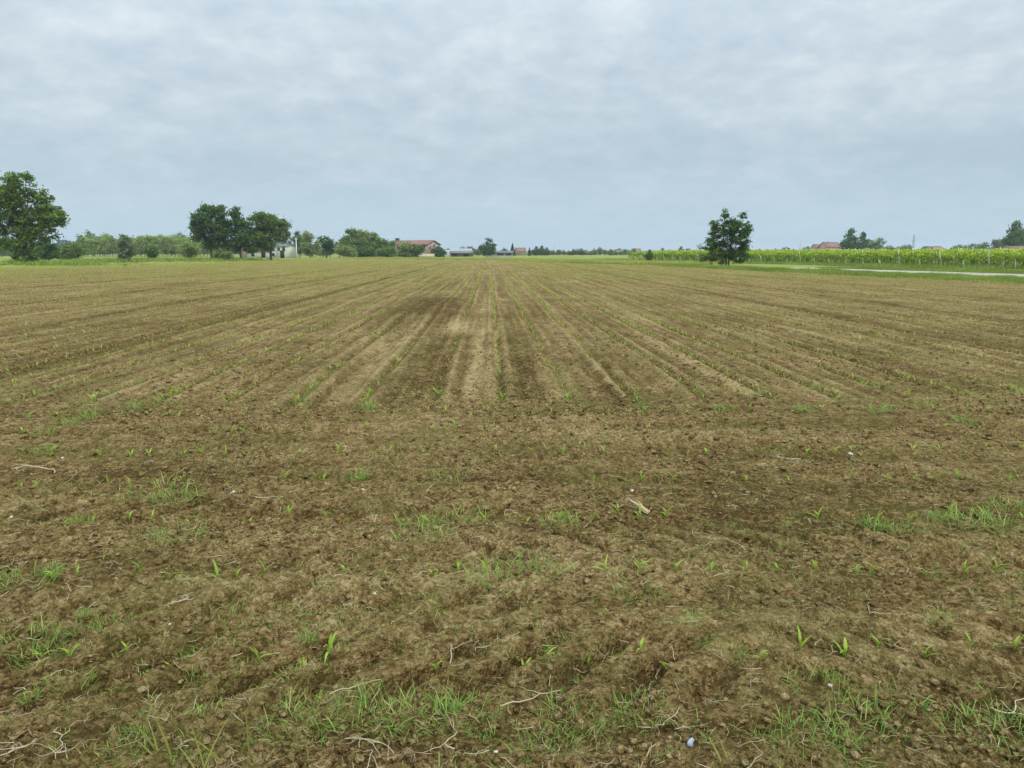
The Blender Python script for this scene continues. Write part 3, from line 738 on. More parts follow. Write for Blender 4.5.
# poles
def pole(label, px, d, h, m='paint', r=.11, arm=True):
    b = at(px, d); t = thing('utility_pole', label, 'pole', (b[0], b[1], .02), .4)
    MB().tube([(0, 0, -.3), (0, 0, h)], [r, r * .7], 8).build('pole', M[m], t)
    if arm:
        MB().box(-.6, .6, -.05, .05, h - .45, h - .33).build('cross_arm', M['metal'], t)
        for x in (-.5, 0, .5): MB().tube([(x, 0, h - .33), (x, 0, h - .15)], .05, 6).build('insulator', M['glass'], t)
pole('white utility pole beside the grey green tree left of barn wood', 297, 180, 4.9)
pole('thin grey pole left of the far orange house', 799.5, 330, 6.2, 'metal', .14, False)
pole('thin grey pole above the far trees right of the sheds', 554, 480, 6.5, 'metal', .16, False)
b = at(912.5, 560); t = thing('lattice_pylon', 'grey lattice electricity pylon beyond the vineyard', 'pylon', (b[0], b[1], 0), .5)
H = 14.5; lm = MB(); br = MB()
for sx in (-1, 1):
    for sy in (-1, 1): lm.tube([(sx * 1.0, sy * 1.0, -.3), (sx * .45, sy * .45, H * .62), (sx * .12, sy * .12, H)], .11, 4)
for k in range(8):
    z0, z1 = H * k / 8.5, H * (k + 1) / 8.5; w0, w1 = 1.0 - .85 * k / 8.5, 1.0 - .85 * (k + 1) / 8.5
    for a, c in (((-w0, -w0), (w1, -w1)), ((w0, -w0), (w1, w1)), ((w0, w0), (-w1, w1)), ((-w0, w0), (-w1, -w1))): br.tube([(*a, z0), (*c, z1)], .05, 4)
lm.build('legs', M['metal'], t); br.build('bracing', M['metal'], t)
for z, w in ((H * .68, 2.2), (H * .80, 1.8), (H * .91, 1.4)): MB().tube([(-w, 0, z), (0, 0, z + .3), (w, 0, z)], .11, 4).build('cross_arm', M['metal'], t)

# ------------------------------------------------------------------ vineyard: one row with its parts, then copies
A0, B0 = np.array((47.6, 66.5)), np.array((22.5, 150.)); e_ = (B0 - A0); LEN = np.linalg.norm(e_); e_ /= LEN; n_ = np.array([e_[1], -e_[0]])
vrot = math.atan2(n_[1], n_[0])
def vine_parts(seed, L=46, dens=150):
    rg = np.random.default_rng(seed); n = int(L * dens)
    x = rg.uniform(-.25, L, n); zc = rg.beta(1.8, 1.6, n) * 1.5 + .34
    zc += .14 * pn(x * 1.1, x * 0 + seed, 60); wy = .30 * (1 - np.abs(zc - 1.25) / .9).clip(.25, 1)
    y = rg.normal(0, 1, n) * wy * .75
    keep = (.36 + 1.6 * pn(x * 1.1, zc * 1.5, 61 + seed) + (zc - .75) * .75) > rg.uniform(-.2, .55, n)
    x, y, zc = x[keep], y[keep], zc[keep]
    tint = np.clip((zc - .5) / 1.3 * .55 + rg.normal(.14, .22, len(x)) + .35 * pn(x * .8, zc * 2, 66 + seed), 0, 1)   # lighter and yellower towards the top, with random patches
    V, Fq, T = leaf_quads(np.stack([x, y, zc], 1), .12, tint, rg, .1)
    fol = mesh('foliage', V, Fq, M['vine'], {'tint': T})
    trunks = []
    for xx in np.arange(.9, 17, 1.15):
        b = MB(); j = rg.uniform(-.08, .08)
        b.tube([(xx, 0, -.1), (xx + j, .03, .4), (xx - j * .5, -.02, .75), (xx + .25, 0, .95)], [.045, .035, .03, .015], 5); trunks.append(b.data('vine_trunk', M['bark']))
    ends = MB().tube([(.1, 0, -.1), (-.28, 0, 1.55)], [.04, .035], 7).data('end_post', M['post'])
    ps = [MB().tube([(xx, 0, -.2), (xx + rg.uniform(-.04, .04), rg.uniform(-.03, .03), rg.uniform(1.85, 2.12))], [.04, .035], 6).data('post', M['post']) for xx in np.arange(5, L, 5.2)]
    wires = MB()
    for z in (.8, 1.25, 1.65): wires.tube([(-.05, 0, z), (L, 0, z)], .006, 3, False)
    return fol, trunks, ends, ps, wires.data('wires', M['metal'])
VP = [vine_parts(s) for s in range(3)]
protos = []
for i in range(int(LEN / 2.6) - 2):
    p = A0 + e_ * (i - 1) * 2.6; kk = i % 3; rv = random.Random(i)
    lab = 'green grape vine row of the vineyard beyond the pale farm track'
    loc = (p[0], p[1], .03); rot = vrot + rv.uniform(-.01, .01)
    if i < 3:
        fol, trunks, ends, ps, wires = VP[kk]
        t = thing('vine_row', lab, 'vines', loc, rot, 'vine rows of the vineyard')
        link('foliage', fol, t); link('end_post', ends, t); link('wires', wires, t)
        for q in trunks: link('vine_trunk', q, t)
        for q in ps: link('post', q, t)
        protos.append(t)
    else:
        t = dup(protos[kk], loc, rot, (1, 1, rv.uniform(.95, 1.05)))
    for ch in t.children:
        if ch.name.startswith('end_post'): ch.rotation_euler = (rv.uniform(-.10, .10), rv.uniform(-.10, .16), 0); ch.scale = (1, 1, rv.choice((1.1, .75, .6, .5, .5)))

# ------------------------------------------------------------------ grass along the margins (stuff)
def clump(seed, nb, h, w, spread):
    rg = random.Random(seed)
    return merge([blade(h * rg.uniform(.5, 1.1), w, rg.uniform(.05, .5), rg.uniform(.2, 1.0), rg.uniform(0, 6.3), (rg.gauss(0, spread), rg.gauss(0, spread)), 2, 0, rg.uniform(.1, .8)) for _ in range(nb)])
def scatter(name, label, X, Y, tm, hs, mt, cat='grass', zoff=0., tn=.16):
    X = np.asarray(X); Y = np.asarray(Y); n = len(X); rg = np.random.default_rng(n)
    Z = ground_z(X, Y) + zoff; k = rg.integers(0, len(tm), n); parts = []
    pt = .28 * pn(X * .25, Y * .25, 70)
    for i, t in enumerate(tm):
        m = k == i
        if m.sum(): parts.append(place_many(t, X[m], Y[m], Z[m], rg.uniform(0, 6.3, m.sum()), np.asarray(hs)[m] * rg.uniform(.65, 1.3, m.sum()), pt[m] + rg.normal(0, tn, m.sum())))
    V, f, T = merge(parts)
    return tag(link(name, mesh(name, V, f, M[mt], {'tint': T})), label, cat, kind='stuff')
def along(poly, n, wl, wr, seed):
    rg = np.random.default_rng(seed); P = np.array(poly, float); seg = np.linalg.norm(np.diff(P, axis=0), axis=1); cs = np.concatenate([[0], np.cumsum(seg)])
    # nearer stretches get more
    s = rg.uniform(0, 1, n) * cs[-1]; i = np.clip(np.searchsorted(cs, s) - 1, 0, len(seg) - 1); f = (s - cs[i]) / seg[i]
    p = P[i] * (1 - f)[:, None] + P[i + 1] * f[:, None]; t = (P[i + 1] - P[i]) / seg[i][:, None]; q = rg.uniform(wl, wr, n)
    return p[:, 0] + t[:, 1] * q, p[:, 1] - t[:, 0] * q
vt = [clump(s, 7, .36, .035, .10) for s in range(6)]
RE = [(28, 18), (27, 37), (25.6, 46), (22.8, 60), (21.5, 75), (20, 90), (9.5, 116)]
x1, y1 = along(RE, 17000, -.4, 3.4, 1); x2, y2 = along(RE, 5000, 3.0, 4.2, 2)
h1 = .48 + .3 * pn(x1 * .35, y1 * .35, 71) + .35 * bump(pn(x1 * .12, y1 * .12, 72), .5, .2)
scatter('verge_grass', 'tall green grass on the verge between the field and the farm track', np.concatenate([x1, x2]), np.concatenate([y1, y2]), vt, np.concatenate([h1, np.full(5000, .32)]), 'verge')
# keep the track clear: between track and vines
tr = [tuple(p) for p in pts[::6]]
x3, y3 = along(tr, 14000, 1.3, 8.0, 3)
x5, y5 = along(tr, 12000, -4.5, -.75, 33)
scatter('track_side_grass', 'uneven green grass between the pale track and the field verge', x5, y5, vt, np.clip(.22 + .6 * pn(x5 * .3, y5 * .3, 75), .1, .7), 'verge')
rg = np.random.default_rng(9); s = rg.uniform(0, LEN, 15000); q = rg.uniform(-3, 16, 15000)
x4 = A0[0] + e_[0] * s + n_[0] * q; y4 = A0[1] + e_[1] * s + n_[1] * q
scatter('vineyard_grass', 'green grass growing under and between the vine rows', np.concatenate([x3, x4]), np.concatenate([y3, y4]), vt, np.concatenate([np.full(14000, .7), np.full(15000, 1.05)]), 'verge')
LE = [(-48, 40), (-45, 66), (-40, 94), (-36.5, 138), (-38, 184)]
xs, ys = along(LE, 12000, -9, .5, 4)
scatter('margin_grass', 'short green grass margin along the left edge of the field', xs, ys, vt, np.full(len(xs), .30), 'meadow')
xs = []; ys = []
for px, y0, n, sp in ((112, 262, 500, 22), (140, 261, 600, 30), (170, 260.5, 400, 22), (205, 261, 300, 18), (235, 260, 300, 14), (60, 265.5, 250, 30), (25, 263, 300, 9)):
    for _ in range(n):
        p = gp(px + random.gauss(0, sp), y0 + random.gauss(0, .5)); xs.append(p[0]); ys.append(p[1])
scatter('tall_grass', 'taller rough green grass round the young trees at left margin', xs, ys, [clump(s, 9, .62, .07, .18) for s in range(20, 25)], np.full(len(xs), .9), 'verge')
FE = [(-38, 184), (-16, 168), (2, 146), (9, 118), (20, 90)]
xs, ys = along(FE, 14000, -14, .5, 5)
scatter('meadow_grass', 'yellow green meadow grass beyond the far end of the field', xs, ys, [clump(s, 6, .42, .06, .2) for s in range(30, 35)], np.full(len(xs), .9), 'meadow')

# ------------------------------------------------------------------ maize seedlings
def maize(seed, segs=4, leaves=None):
    rg = random.Random(seed); parts = []; az = rg.uniform(0, 6.28); nl = leaves or rg.choice((3, 3, 4, 4))
    for k in range(nl):
        L = rg.uniform(.06, .105) * (1 - .12 * k)
        parts.append(blade(L, rg.uniform(.010, .016), rg.uniform(.25, .95), rg.uniform(.6, 1.8), az + PI * (k % 2) + rg.gauss(0, .4), (0, 0), segs, rg.gauss(0, .3), rg.uniform(.35, .75), .012 * k))
    st = MB().tube([(0, 0, -.02), (0, 0, .02), (.002, 0, .035)], [.0035, .003, .002], 5); V = np.concatenate(st.v)
    parts.append((V, [np.array(st.q), np.array(st.t)], np.full(len(V), .5)))
    return merge(parts)
def far_maize(seed):
    rg = random.Random(seed)
    return merge([blade(rg.uniform(.07, .11), .02, rg.uniform(.1, .7), rg.uniform(.3, 1.2), rg.uniform(0, 6.3), (0, 0), 2, 0, rg.uniform(.3, .7)) for _ in range(3)])
def vfar_maize(seed):
    rg = random.Random(seed)
    return merge([blade(rg.uniform(.075, .11), .030, rg.uniform(.1, .6), rg.uniform(.2, .7), rg.uniform(0, 6.3), (0, 0), 1, 0, rg.uniform(.3, .7)) for _ in range(2)])
seeds = []      # (X, Y, row id, scale)
R0 = {0: [42, 70, 128, 170, 258, 303, 330, 435, 525, 547, 588, 640, 670, 760, 799, 845, 878, 925, 968, 1013],
      1: [20, 53, 78, 140, 170, 218, 237, 265, 345, 383, 433, 458, 485, 570, 605, 640, 675, 710, 745, 777, 815, 855, 873, 925, 963, 995]}
rg = np.random.default_rng(17)
for i, c in enumerate(CROSS):
    if i in R0:
        for px in R0[i]:
            y = F * math.tan(math.atan(CAMZ / c) - PITCH) + 384
            X, Y = gp(px, y + rg.uniform(-3, 3)); seeds.append((X, Y, i, rg.uniform(.75, 1.12)))
    X = -c * .95 - 1
    while X < c * .95 + 1:
        px, _ = topx(X, c)
        if (i not in R0 or px < -10 or px > 1034) and rg.random() < .92 and pn(X * .5, c, 80) > -.35:
            seeds.append((X + rg.normal(0, .03), c + rg.normal(0, .035), i, rg.uniform(.7, 1.12)))
        X += rg.uniform(.13, .21)
nseed0 = len(seeds)
# lengthwise rows
mx, my = [], []
for k in range(-82, 42):
    X0 = ROW0 + ROWS * k
    yy = np.arange(8.0, 186, .10); yy = yy + rg.normal(0, .03, len(yy)); xx = X0 + .03 * pn(X0 * .2 + yy * 0, yy * .15, 12) + rg.normal(0, .02, len(yy))
    dn = .76 + .4 * pn(xx * .35, yy * .12, 81) + .25 * ss(14, 60, yy) - .4 * np.exp(-(xx / 2.4) ** 2) * ss(34, 10, yy) - .8 * np.exp(-((xx + 1.75) / .9) ** 2 - ((yy - 22) / 4) ** 2)
    kp = (rg.random(len(yy)) < dn); mx.append(xx[kp]); my.append(yy[kp])
mx, my = np.concatenate(mx), np.concatenate(my)
ins = in_poly(mx, my, FIELD); px, dd = topx(mx, my); ins &= (px > -260) & (px < 1284)
mx, my = mx[ins], my[ins]
for X, Y in zip(mx[my < 12], my[my < 12]): seeds.append((X, Y, 9, rg.uniform(.9, 1.35)))
vis = [(s, topx(s[0], s[1])) for s in seeds]
inv = sorted([s for s, (p, dq) in vis if -8 < p < 1032 and s[1] > 2.0], key=lambda s: s[1])[:300]
ids = {id(s) for s in inv}; rest = [s for s in seeds if id(s) not in ids]
MT = [maize(s) for s in range(14)]; MD = [mesh('maize_seedling', V, f, M['maize'], {'tint': T}) for V, f, T in MT]
ORD = ['first', 'second', 'third', 'fourth', 'fifth', 'sixth', 'seventh']
zz = ground_z(np.array([s[0] for s in inv]), np.array([s[1] for s in inv]))
for j, (s, z) in enumerate(zip(inv, zz)):
    o = link('maize_seedling', MD[int(rg.integers(14))], None, (s[0], s[1], float(z) + .006), rg.uniform(0, 6.3), s[3])
    if s[2] < 9: tag(o, 'young maize seedling in the %s crosswise row from the camera' % ORD[s[2]], 'seedling', 'maize seedlings of the %s crosswise row' % ORD[s[2]])
    else: tag(o, 'young maize seedling near the front end of the lengthwise rows', 'seedling', 'maize seedlings at the front of the lengthwise rows')
# the remaining thousands
fx = np.concatenate([np.array([s[0] for s in rest]), mx[my >= 12]]); fy = np.concatenate([np.array([s[1] for s in rest]), my[my >= 12]])
fr = np.hypot(fx, fy); parts = []
for tm, lo, hi, sc in (([maize(s, 3) for s in range(40, 46)], 0, 14, 1.05), ([far_maize(s) for s in range(50, 56)], 14, 45, .95), ([vfar_maize(s) for s in range(60, 66)], 45, 999, 1.2)):
    m = (fr >= lo) & (fr < hi); X, Y = fx[m], fy[m]; k = rg.integers(0, len(tm), len(X)); Z = ground_z(X, Y)
    for i, t in enumerate(tm):
        q = k == i
        if q.any(): parts.append(place_many(t, X[q], Y[q], Z[q] + .004, rg.uniform(0, 6.3, q.sum()), sc * rg.uniform(.7, 1.2, q.sum()), rg.normal(0, .15, q.sum())))
V, f, T = merge(parts)
tag(link('maize_rows', mesh('maize_rows', V, f, M['maizefar'], {'tint': T})), 'rows of tiny maize seedlings running away across the field', 'crop', kind='stuff')

# ------------------------------------------------------------------ weeds
def tuft(seed, nb, R, Lm, up=.5):
    rg = random.Random(seed); parts = []
    for _ in range(nb):
        r = R * math.sqrt(rg.random()); a = rg.uniform(0, 6.28); bx, by = r * math.cos(a), r * math.sin(a) * .8
        parts.append(blade(Lm * rg.uniform(.4, 1.15), rg.uniform(.0022, .0048), rg.uniform(.1, 1.15), rg.uniform(.3, 1.5), a + rg.gauss(0, 1.1), (bx, by), 3, rg.gauss(0, .5), min(1, max(0, rg.gauss(.45, .25))), -.005))
    return merge(parts)
TM = [tuft(s, 120, .14, .078) for s in range(5)] + [tuft(s, 70, .06, .085) for s in range(5, 9)]
TD = [mesh('grass_tuft', V, f, M['weed'], {'tint': T}) for V, f, T in TM]
# (px, base y, size, kind 0 wide 1 compact, label)
WD = [(22, 588, 1.1, 0, 'wide green grass tuft at left picture edge in the second seedling row'),
      (52, 577, .8, 1, 'upright bright weed clump beside the wide tuft at left edge'),
      (28, 646, 1.2, 0, 'large green grass tuft at left edge between first and second seedling rows'),
      (8, 640, .9, 0, 'grass tuft cut off by the left picture edge'),
      (40, 660, .9, 0, 'flat grass tuft just below the large left edge tuft'),
      (105, 632, 1.1, 0, 'broad grass tuft right of the large left edge tuft'),
      (84, 622, .6, 1, 'small compact tuft just left of the broad grass tuft'),
      (202, 642, 1.0, 0, 'blue green flat tuft above the diagonal tyre marks at left'),
      (145, 668, .6, 0, 'thin tuft lying across the tyre groove at left'),
      (30, 706, .7, 1, 'small tuft low at left above the dry straw heap'),
      (68, 690, .8, 0, 'loose grass tuft left of the tall grass stalks'),
      (132, 752, .7, 0, 'short tuft at bottom edge beside the tall grass stalks'),
      (158, 498, 1.5, 0, 'largest weed patch in the left middle of the headland'),
      (178, 508, 1.1, 0, 'low weed patch joined to right of the largest left patch'),
      (88, 418, 1.6, 1, 'tall green weed clump at left end of the seventh seedling row'),
      (67, 426, 1.4, 1, 'short green weed clump left of the tall weed clump'),
      (45, 436, 1.5, 1, 'yellow green weed clump leftmost near the row ends'),
      (45, 455, 1.2, 1, 'faint weed clump below the yellow green clump at left'),
      (80, 528, .8, 1, 'small weed on bare soil below the left weed patch'),
      (200, 522, 1.0, 0, 'dark green weed tuft right of the largest left patch'),
      (178, 545, 1.0, 0, 'grey green tuft below the largest left patch'),
      (423, 540, 1.3, 0, 'round green weed tuft left of centre on bare headland soil'),
      (462, 522, 1.1, 0, 'sparse weed tuft with dry root up right of the round tuft'),
      (358, 482, 1.1, 1, 'small weed tuft left of centre in the fourth seedling row'),
      (448, 480, 1.1, 0, 'thin weed patch in the fourth row left of centre'),
      (515, 586, 1.4, 0, 'big dark green tuft in the middle of the second seedling row'),
      (400, 600, .9, 0, 'low blue green tuft below the middle of second row, left'),
      (310, 645, .7, 1, 'little upright tuft above the left tyre marks'),
      (215, 700, .5, 0, 'faint flat tuft right of the tall grass stalks'),
      (300, 728, 1.2, 0, 'left end of the green weed strip along the bottom edge'),
      (335, 722, 1.0, 0, 'second tuft of the green weed strip along the bottom edge'),
      (368, 720, 1.3, 0, 'thickest tuft of the green weed strip along the bottom edge'),
      (415, 722, 1.1, 0, 'tuft in the bottom weed strip left of the pale stalk'),
      (440, 718, 1.1, 0, 'tuft in the bottom weed strip beside the pale twisted stalk'),
      (470, 722, 1.1, 0, 'bright tuft in the bottom weed strip right of the stalk'),
      (545, 752, .9, 0, 'tuft at the bottom edge right of the white pebble'),
      (573, 722, 1.0, 0, 'right end tuft of the bottom weed strip'),
      (640, 716, 1.0, 0, 'isolated compact tuft above the blue grey plastic scrap'),
      (562, 640, .9, 0, 'blue green tuft right of centre between first two rows'),
      (635, 594, 1.0, 0, 'dark tuft right of centre just below the second row'),
      (690, 630, .6, 0, 'little weed right of centre between first two rows'),
      (722, 655, .8, 0, 'dim green tuft beside a dry stalk at right of centre'),
      (560, 530, .9, 0, 'pale weed patch below the dry maize husk, left'),
      (820, 692, 1.0, 0, 'upper left tuft of the weed patch at bottom right'),
      (862, 728, 1.3, 0, 'central thick tuft of the weed patch at bottom right'),
      (893, 716, 1.2, 0, 'right tuft of the weed patch at bottom right'),
      (815, 742, 1.0, 0, 'lower left tuft of the weed patch at bottom right'),
      (842, 762, .9, 0, 'tuft at bottom edge below the bottom right weed patch'),
      (985, 735, 1.2, 0, 'left half of the grass tuft in the bottom right corner'),
      (1014, 742, 1.2, 0, 'right half of the grass tuft in the bottom right corner'),
      (940, 630, .7, 0, 'faint weed at right between first two seedling rows'),
      (960, 532, 1.5, 0, 'large bright weed patch at right edge of the headland'),
      (985, 528, 1.3, 0, 'right half of the bright weed patch at right edge'),
      (940, 522, 1.0, 1, 'upright weed left of the bright patch at right edge'),
      (1010, 510, 1.0, 0, 'thin weed above the bright patch at right edge'),
      (872, 530, 1.1, 1, 'lone weed tuft left of the bright patch at right edge'),
      (905, 537, .8, 0, 'faint weed left of the bright right edge patch, lower'),
      (803, 414, 1.5, 1, 'bright weed clump at right of the front row ends'),
      (878, 414, 1.6, 1, 'weed clump beside a soil lump right of the front row ends'),
      (720, 412, 1.3, 1, 'green weed clump at the front row ends right of centre'),
      (643, 412, 1.2, 1, 'bright small weed at the front row ends near centre'),
      (965, 425, 1.4, 1, 'weed clump near right edge by the front row ends'),
      (368, 409, 1.5, 1, 'weed clump at front row ends left of centre'),
      (155, 405, 1.4, 0, 'spread weed patch at front row ends far left')]
wz = ground_z(np.array([gp(w[0], w[1])[0] for w in WD]), np.array([gp(w[0], w[1])[1] for w in WD]))
for i, ((px, y, s, k, lb), z) in enumerate(zip(WD, wz)):
    p = gp(px, y); dt = TD[i % 5] if k == 0 else TD[5 + i % 4]
    tag(link('grass_tuft', dt, None, (p[0], p[1], float(z) + .004), i * 1.9, s * (1.15 if y < 600 else .9)), lb, 'weed', 'weed tufts on the headland')
# tall out-growing grass by the camera
def stalks(label, px, y, n, hh, seed, sp):
    rg2 = random.Random(seed); parts = []
    for _ in range(n):
        parts.append(blade(hh * rg2.uniform(.6, 1.1), rg2.uniform(.006, .010), rg2.uniform(.15, .75), rg2.uniform(.1, .7), rg2.choice((2.6, 2.9, 2.4, .2, 2.2, 2.7)) + rg2.gauss(0, .3), (rg2.gauss(0, sp), rg2.gauss(0, sp * .6)), 5, rg2.gauss(0, .6), rg2.uniform(.1, .95)))
    V, f, T = merge(parts); p = gp(px, y); z = float(ground_z(np.array([p[0]]), np.array([p[1]]))[0])
    tag(link('tall_grass', mesh('tall_grass', V, f, M['stalk'], {'tint': T}), None, (p[0], p[1], z - .01)), label, 'grass')
stalks('tall yellow green grass stalks rising from the bottom edge at left', 222, 782, 13, .23, 1, .07)
stalks('yellow green grass blades at bottom edge right of the plastic scrap', 745, 778, 7, .13, 2, .06)
stalks('a few long grass blades near the bottom left corner', 165, 768, 5, .15, 3, .04)
# loose small weeds, too many to count
n = 12000
wy_ = 2.0 * (8.2 / 2.0) ** rg.random(n); wx_ = rg.uniform(-.95, .95, n) * (wy_ + .6)
den = .32 + .6 * pn(wx_ * .9, wy_ * .9, 90) + .35 * pn(wx_ * 3, wy_ * 3, 91) + .0 * wy_; kp = rg.random(n) < den
wx_, wy_ = wx_[kp], wy_[kp]
SW = [tuft(s, 9, .035, .05) for s in range(30, 38)]
scatter('scattered_weeds', 'small sparse weeds and grass shoots scattered over the headland soil', wx_, wy_, SW, .6 + .35 * rg.random(len(wx_)), 'weed', 'weeds', -.003)
n = 30000
wy_ = 8.0 * (75 / 8.0) ** rg.random(n); wx_ = rg.uniform(-.8, .8, n) * wy_
kp = (rg.random(n) < .35 + .7 * pn(wx_ * .4, wy_ * .15, 92) + .3 * ss(10, 8, wy_)) & in_poly(wx_, wy_, FIELD); wx_, wy_ = wx_[kp], wy_[kp]
scatter('field_weeds', 'thin weeds scattered between the maize rows', wx_, wy_, [tuft(s, 7, .06, .05) for s in range(40, 45)], np.full(len(wx_), 1.0), 'verge', 'weeds', -.003)

rx, ry = [], []
for k in range(-12, 13):
    m_ = int(rg.integers(0, 34)); c_ = 7.6 + abs(rg.normal(0, 1.0)); yy_ = np.abs(rg.normal(0, 1.1, m_)) + 7.5; rx.append(ROW0 + ROWS * k + rg.normal(0, .10, m_)); ry.append(yy_)
rx, ry = np.concatenate(rx), np.concatenate(ry)
scatter('row_end_weeds', 'bright weeds crowding round the front ends of the maize rows', rx, ry, [tuft(s, 12, .05, .08) for s in range(50, 55)], np.full(len(rx), 1.05), 'weed', 'weeds', .002)

# ------------------------------------------------------------------ dry roots and straw
def root_data(seed, L, r, kink=.5, fork=0):
    rg2 = random.Random(seed); b = MB()
    def strand(p, a, L, r):
        n = max(4, int(L / .025)); P = [p]; z = p[2]
        for i in range(n):
            a += rg2.gauss(0, kink); z = max(.0, z + rg2.gauss(0, .005)) if i else z
            P.append((P[-1][0] + L / n * math.cos(a), P[-1][1] + L / n * math.sin(a), z))
        b.tube(P, [r * (1 - .55 * i / n) for i in range(n + 1)], 4); return P, a
    P, a = strand((0, 0, .008), rg2.uniform(0, 6.3), L, r)
    for k in range(fork):
        q = P[rg2.randrange(1, len(P) - 1)]; strand(q, rg2.uniform(0, 6.3), L * rg2.uniform(.3, .6), r * .6)
    V = np.concatenate(b.v); return V, [np.array(b.q), np.array(b.t)], np.full(len(V), rg2.uniform(.25, .85))
DR = [(500, 715, .24, .0045, .25, 1, 'long pale twisted root rising right of centre at the bottom weed strip'),
      (655, 752, .22, .0035, .2, 0, 'pale curved root at bottom edge left of the plastic scrap'),
      (330, 705, .20, .0028, .25, 0, 'thin straight root above the bottom weed strip at left'),
      (255, 508, .22, .0040, .2, 0, 'short pale stick standing out of soil left of centre'),
      (345, 745, .24, .003, .3, 2, 'forked pale root below the bottom weed strip at left'),
      (60, 745, .20, .003, .8, 5, 'tangled heap of dry straw in the bottom left corner'),
      (38, 750, .18, .003, .8, 4, 'loose dry straw left of the tangled heap'),
      (185, 605, .16, .003, .9, 4, 'knot of dry root fibres at left below the second seedling row'),
      (475, 645, .16, .003, .8, 4, 'matted pale roots right of the tyre grooves near centre'),
      (450, 668, .26, .003, .25, 1, 'long thin root lying along the tyre groove near centre'),
      (990, 712, .2, .004, .5, 2, 'curled pale root above the tuft in the bottom right corner'),
      (905, 755, .18, .003, .5, 2, 'pale bent straw at bottom edge between right hand tufts'),
      (455, 760, .2, .004, .5, 1, 'bent root at the bottom edge left of the white pebble'),
      (712, 590, .13, .003, .3, 1, 'short dry stalk standing by the second row at right of centre'),
      (55, 480, .35, .006, .3, 4, 'bleached heap of dry stalks at left edge of headland'),
      (70, 478, .40, .004, .15, 1, 'bleached straight stalk right of the bleached heap'),
      (800, 463, .25, .006, .9, 5, 'pale lump of old stubble at right of the fifth row'),
      (745, 560, .2, .003, .2, 1, 'thin straw below the third row at right of centre'),
      (1000, 705, .2, .003, .5, 1, 'short root curl near right edge above the corner tuft'),
      (655, 730, .14, .003, .7, 2, 'forked dry root left above the plastic scrap')]
for i, (px, y, L, r, kk, fk, lb) in enumerate(DR):
    p = gp(px, y); z = float(ground_z(np.array([p[0]]), np.array([p[1]]))[0]); V, f, T = root_data(100 + i, L, r * .8, kk, fk)
    T[:] = .45 + .5 * random.random()
    tag(link('dry_root', mesh('dry_root', V, f, M['straw'], {'tint': T}), None, (p[0], p[1], z + .012)), lb, 'straw', 'dry roots and straw on the headland')
RD = []
for s in range(14):
    V, f, T = root_data(200 + s, random.uniform(.05, .13), random.uniform(.0011, .0020), .45, random.choice((0, 0, 1))); RD.append(mesh('straw_piece', V, f, M['straw'], {'tint': T}))
n = 130; sy = 2.0 * (4.6 / 2.0) ** rg.random(n); sx = rg.uniform(-.72, .72, n) * (sy + .35); sz = ground_z(sx, sy)
for X, Y, Z in zip(sx, sy, sz):
    tag(link('straw_piece', RD[int(rg.integers(14))], None, (X, Y, float(Z) + .010), (rg.uniform(-.15, .15), rg.uniform(-.15, .15), rg.uniform(0, 6.3)), rg.uniform(.6, 1.2)),
        'short thin piece of straw or root fibre lying on the near soil', 'straw', 'short straw pieces on the near soil')
n = 4200; sy = 2.0 * (16 / 2.0) ** rg.random(n); sx = rg.uniform(-.95, .95, n) * (sy + .5)
SR = []
for s in range(12):
    SR.append(root_data(300 + s, random.uniform(.02, .06), .0010, .4))
scatter('straw_litter', 'fine straw and root litter strewn over the soil', sx, sy, SR, np.full(n, 1.1) * (1 + .06 * sy), 'straw', 'straw', .009)
# dry maize husk right of centre
p = gp(648, 518); z = float(ground_z(np.array([p[0]]), np.array([p[1]]))[0])
hk = [blade(.15, .046, 1.25, -.12, 2.3, (0, 0), 6, .25, .62, .010), blade(.12, .034, 1.12, .1, 2.48, (.006, .004), 6, -.2, .52, .014), blade(.10, .022, 1.0, .2, 2.1, (-.004, .002), 5, .4, .7, .012)]
hk += [blade(.06 + .03 * k, .005, .9 + .2 * k, .4, a, (-.01 * k, .012 * k), 4, .3, .6, .010) for k, a in enumerate((.9, 2.9, 1.5, 2.0))]
V, f, T = merge(hk); tag(link('maize_husk', mesh('maize_husk', V, f, M['straw'], {'tint': T}), None, (p[0], p[1], z + .001), 0, 1.1), 'pale dry maize husk lying on bare soil right of centre', 'husk')

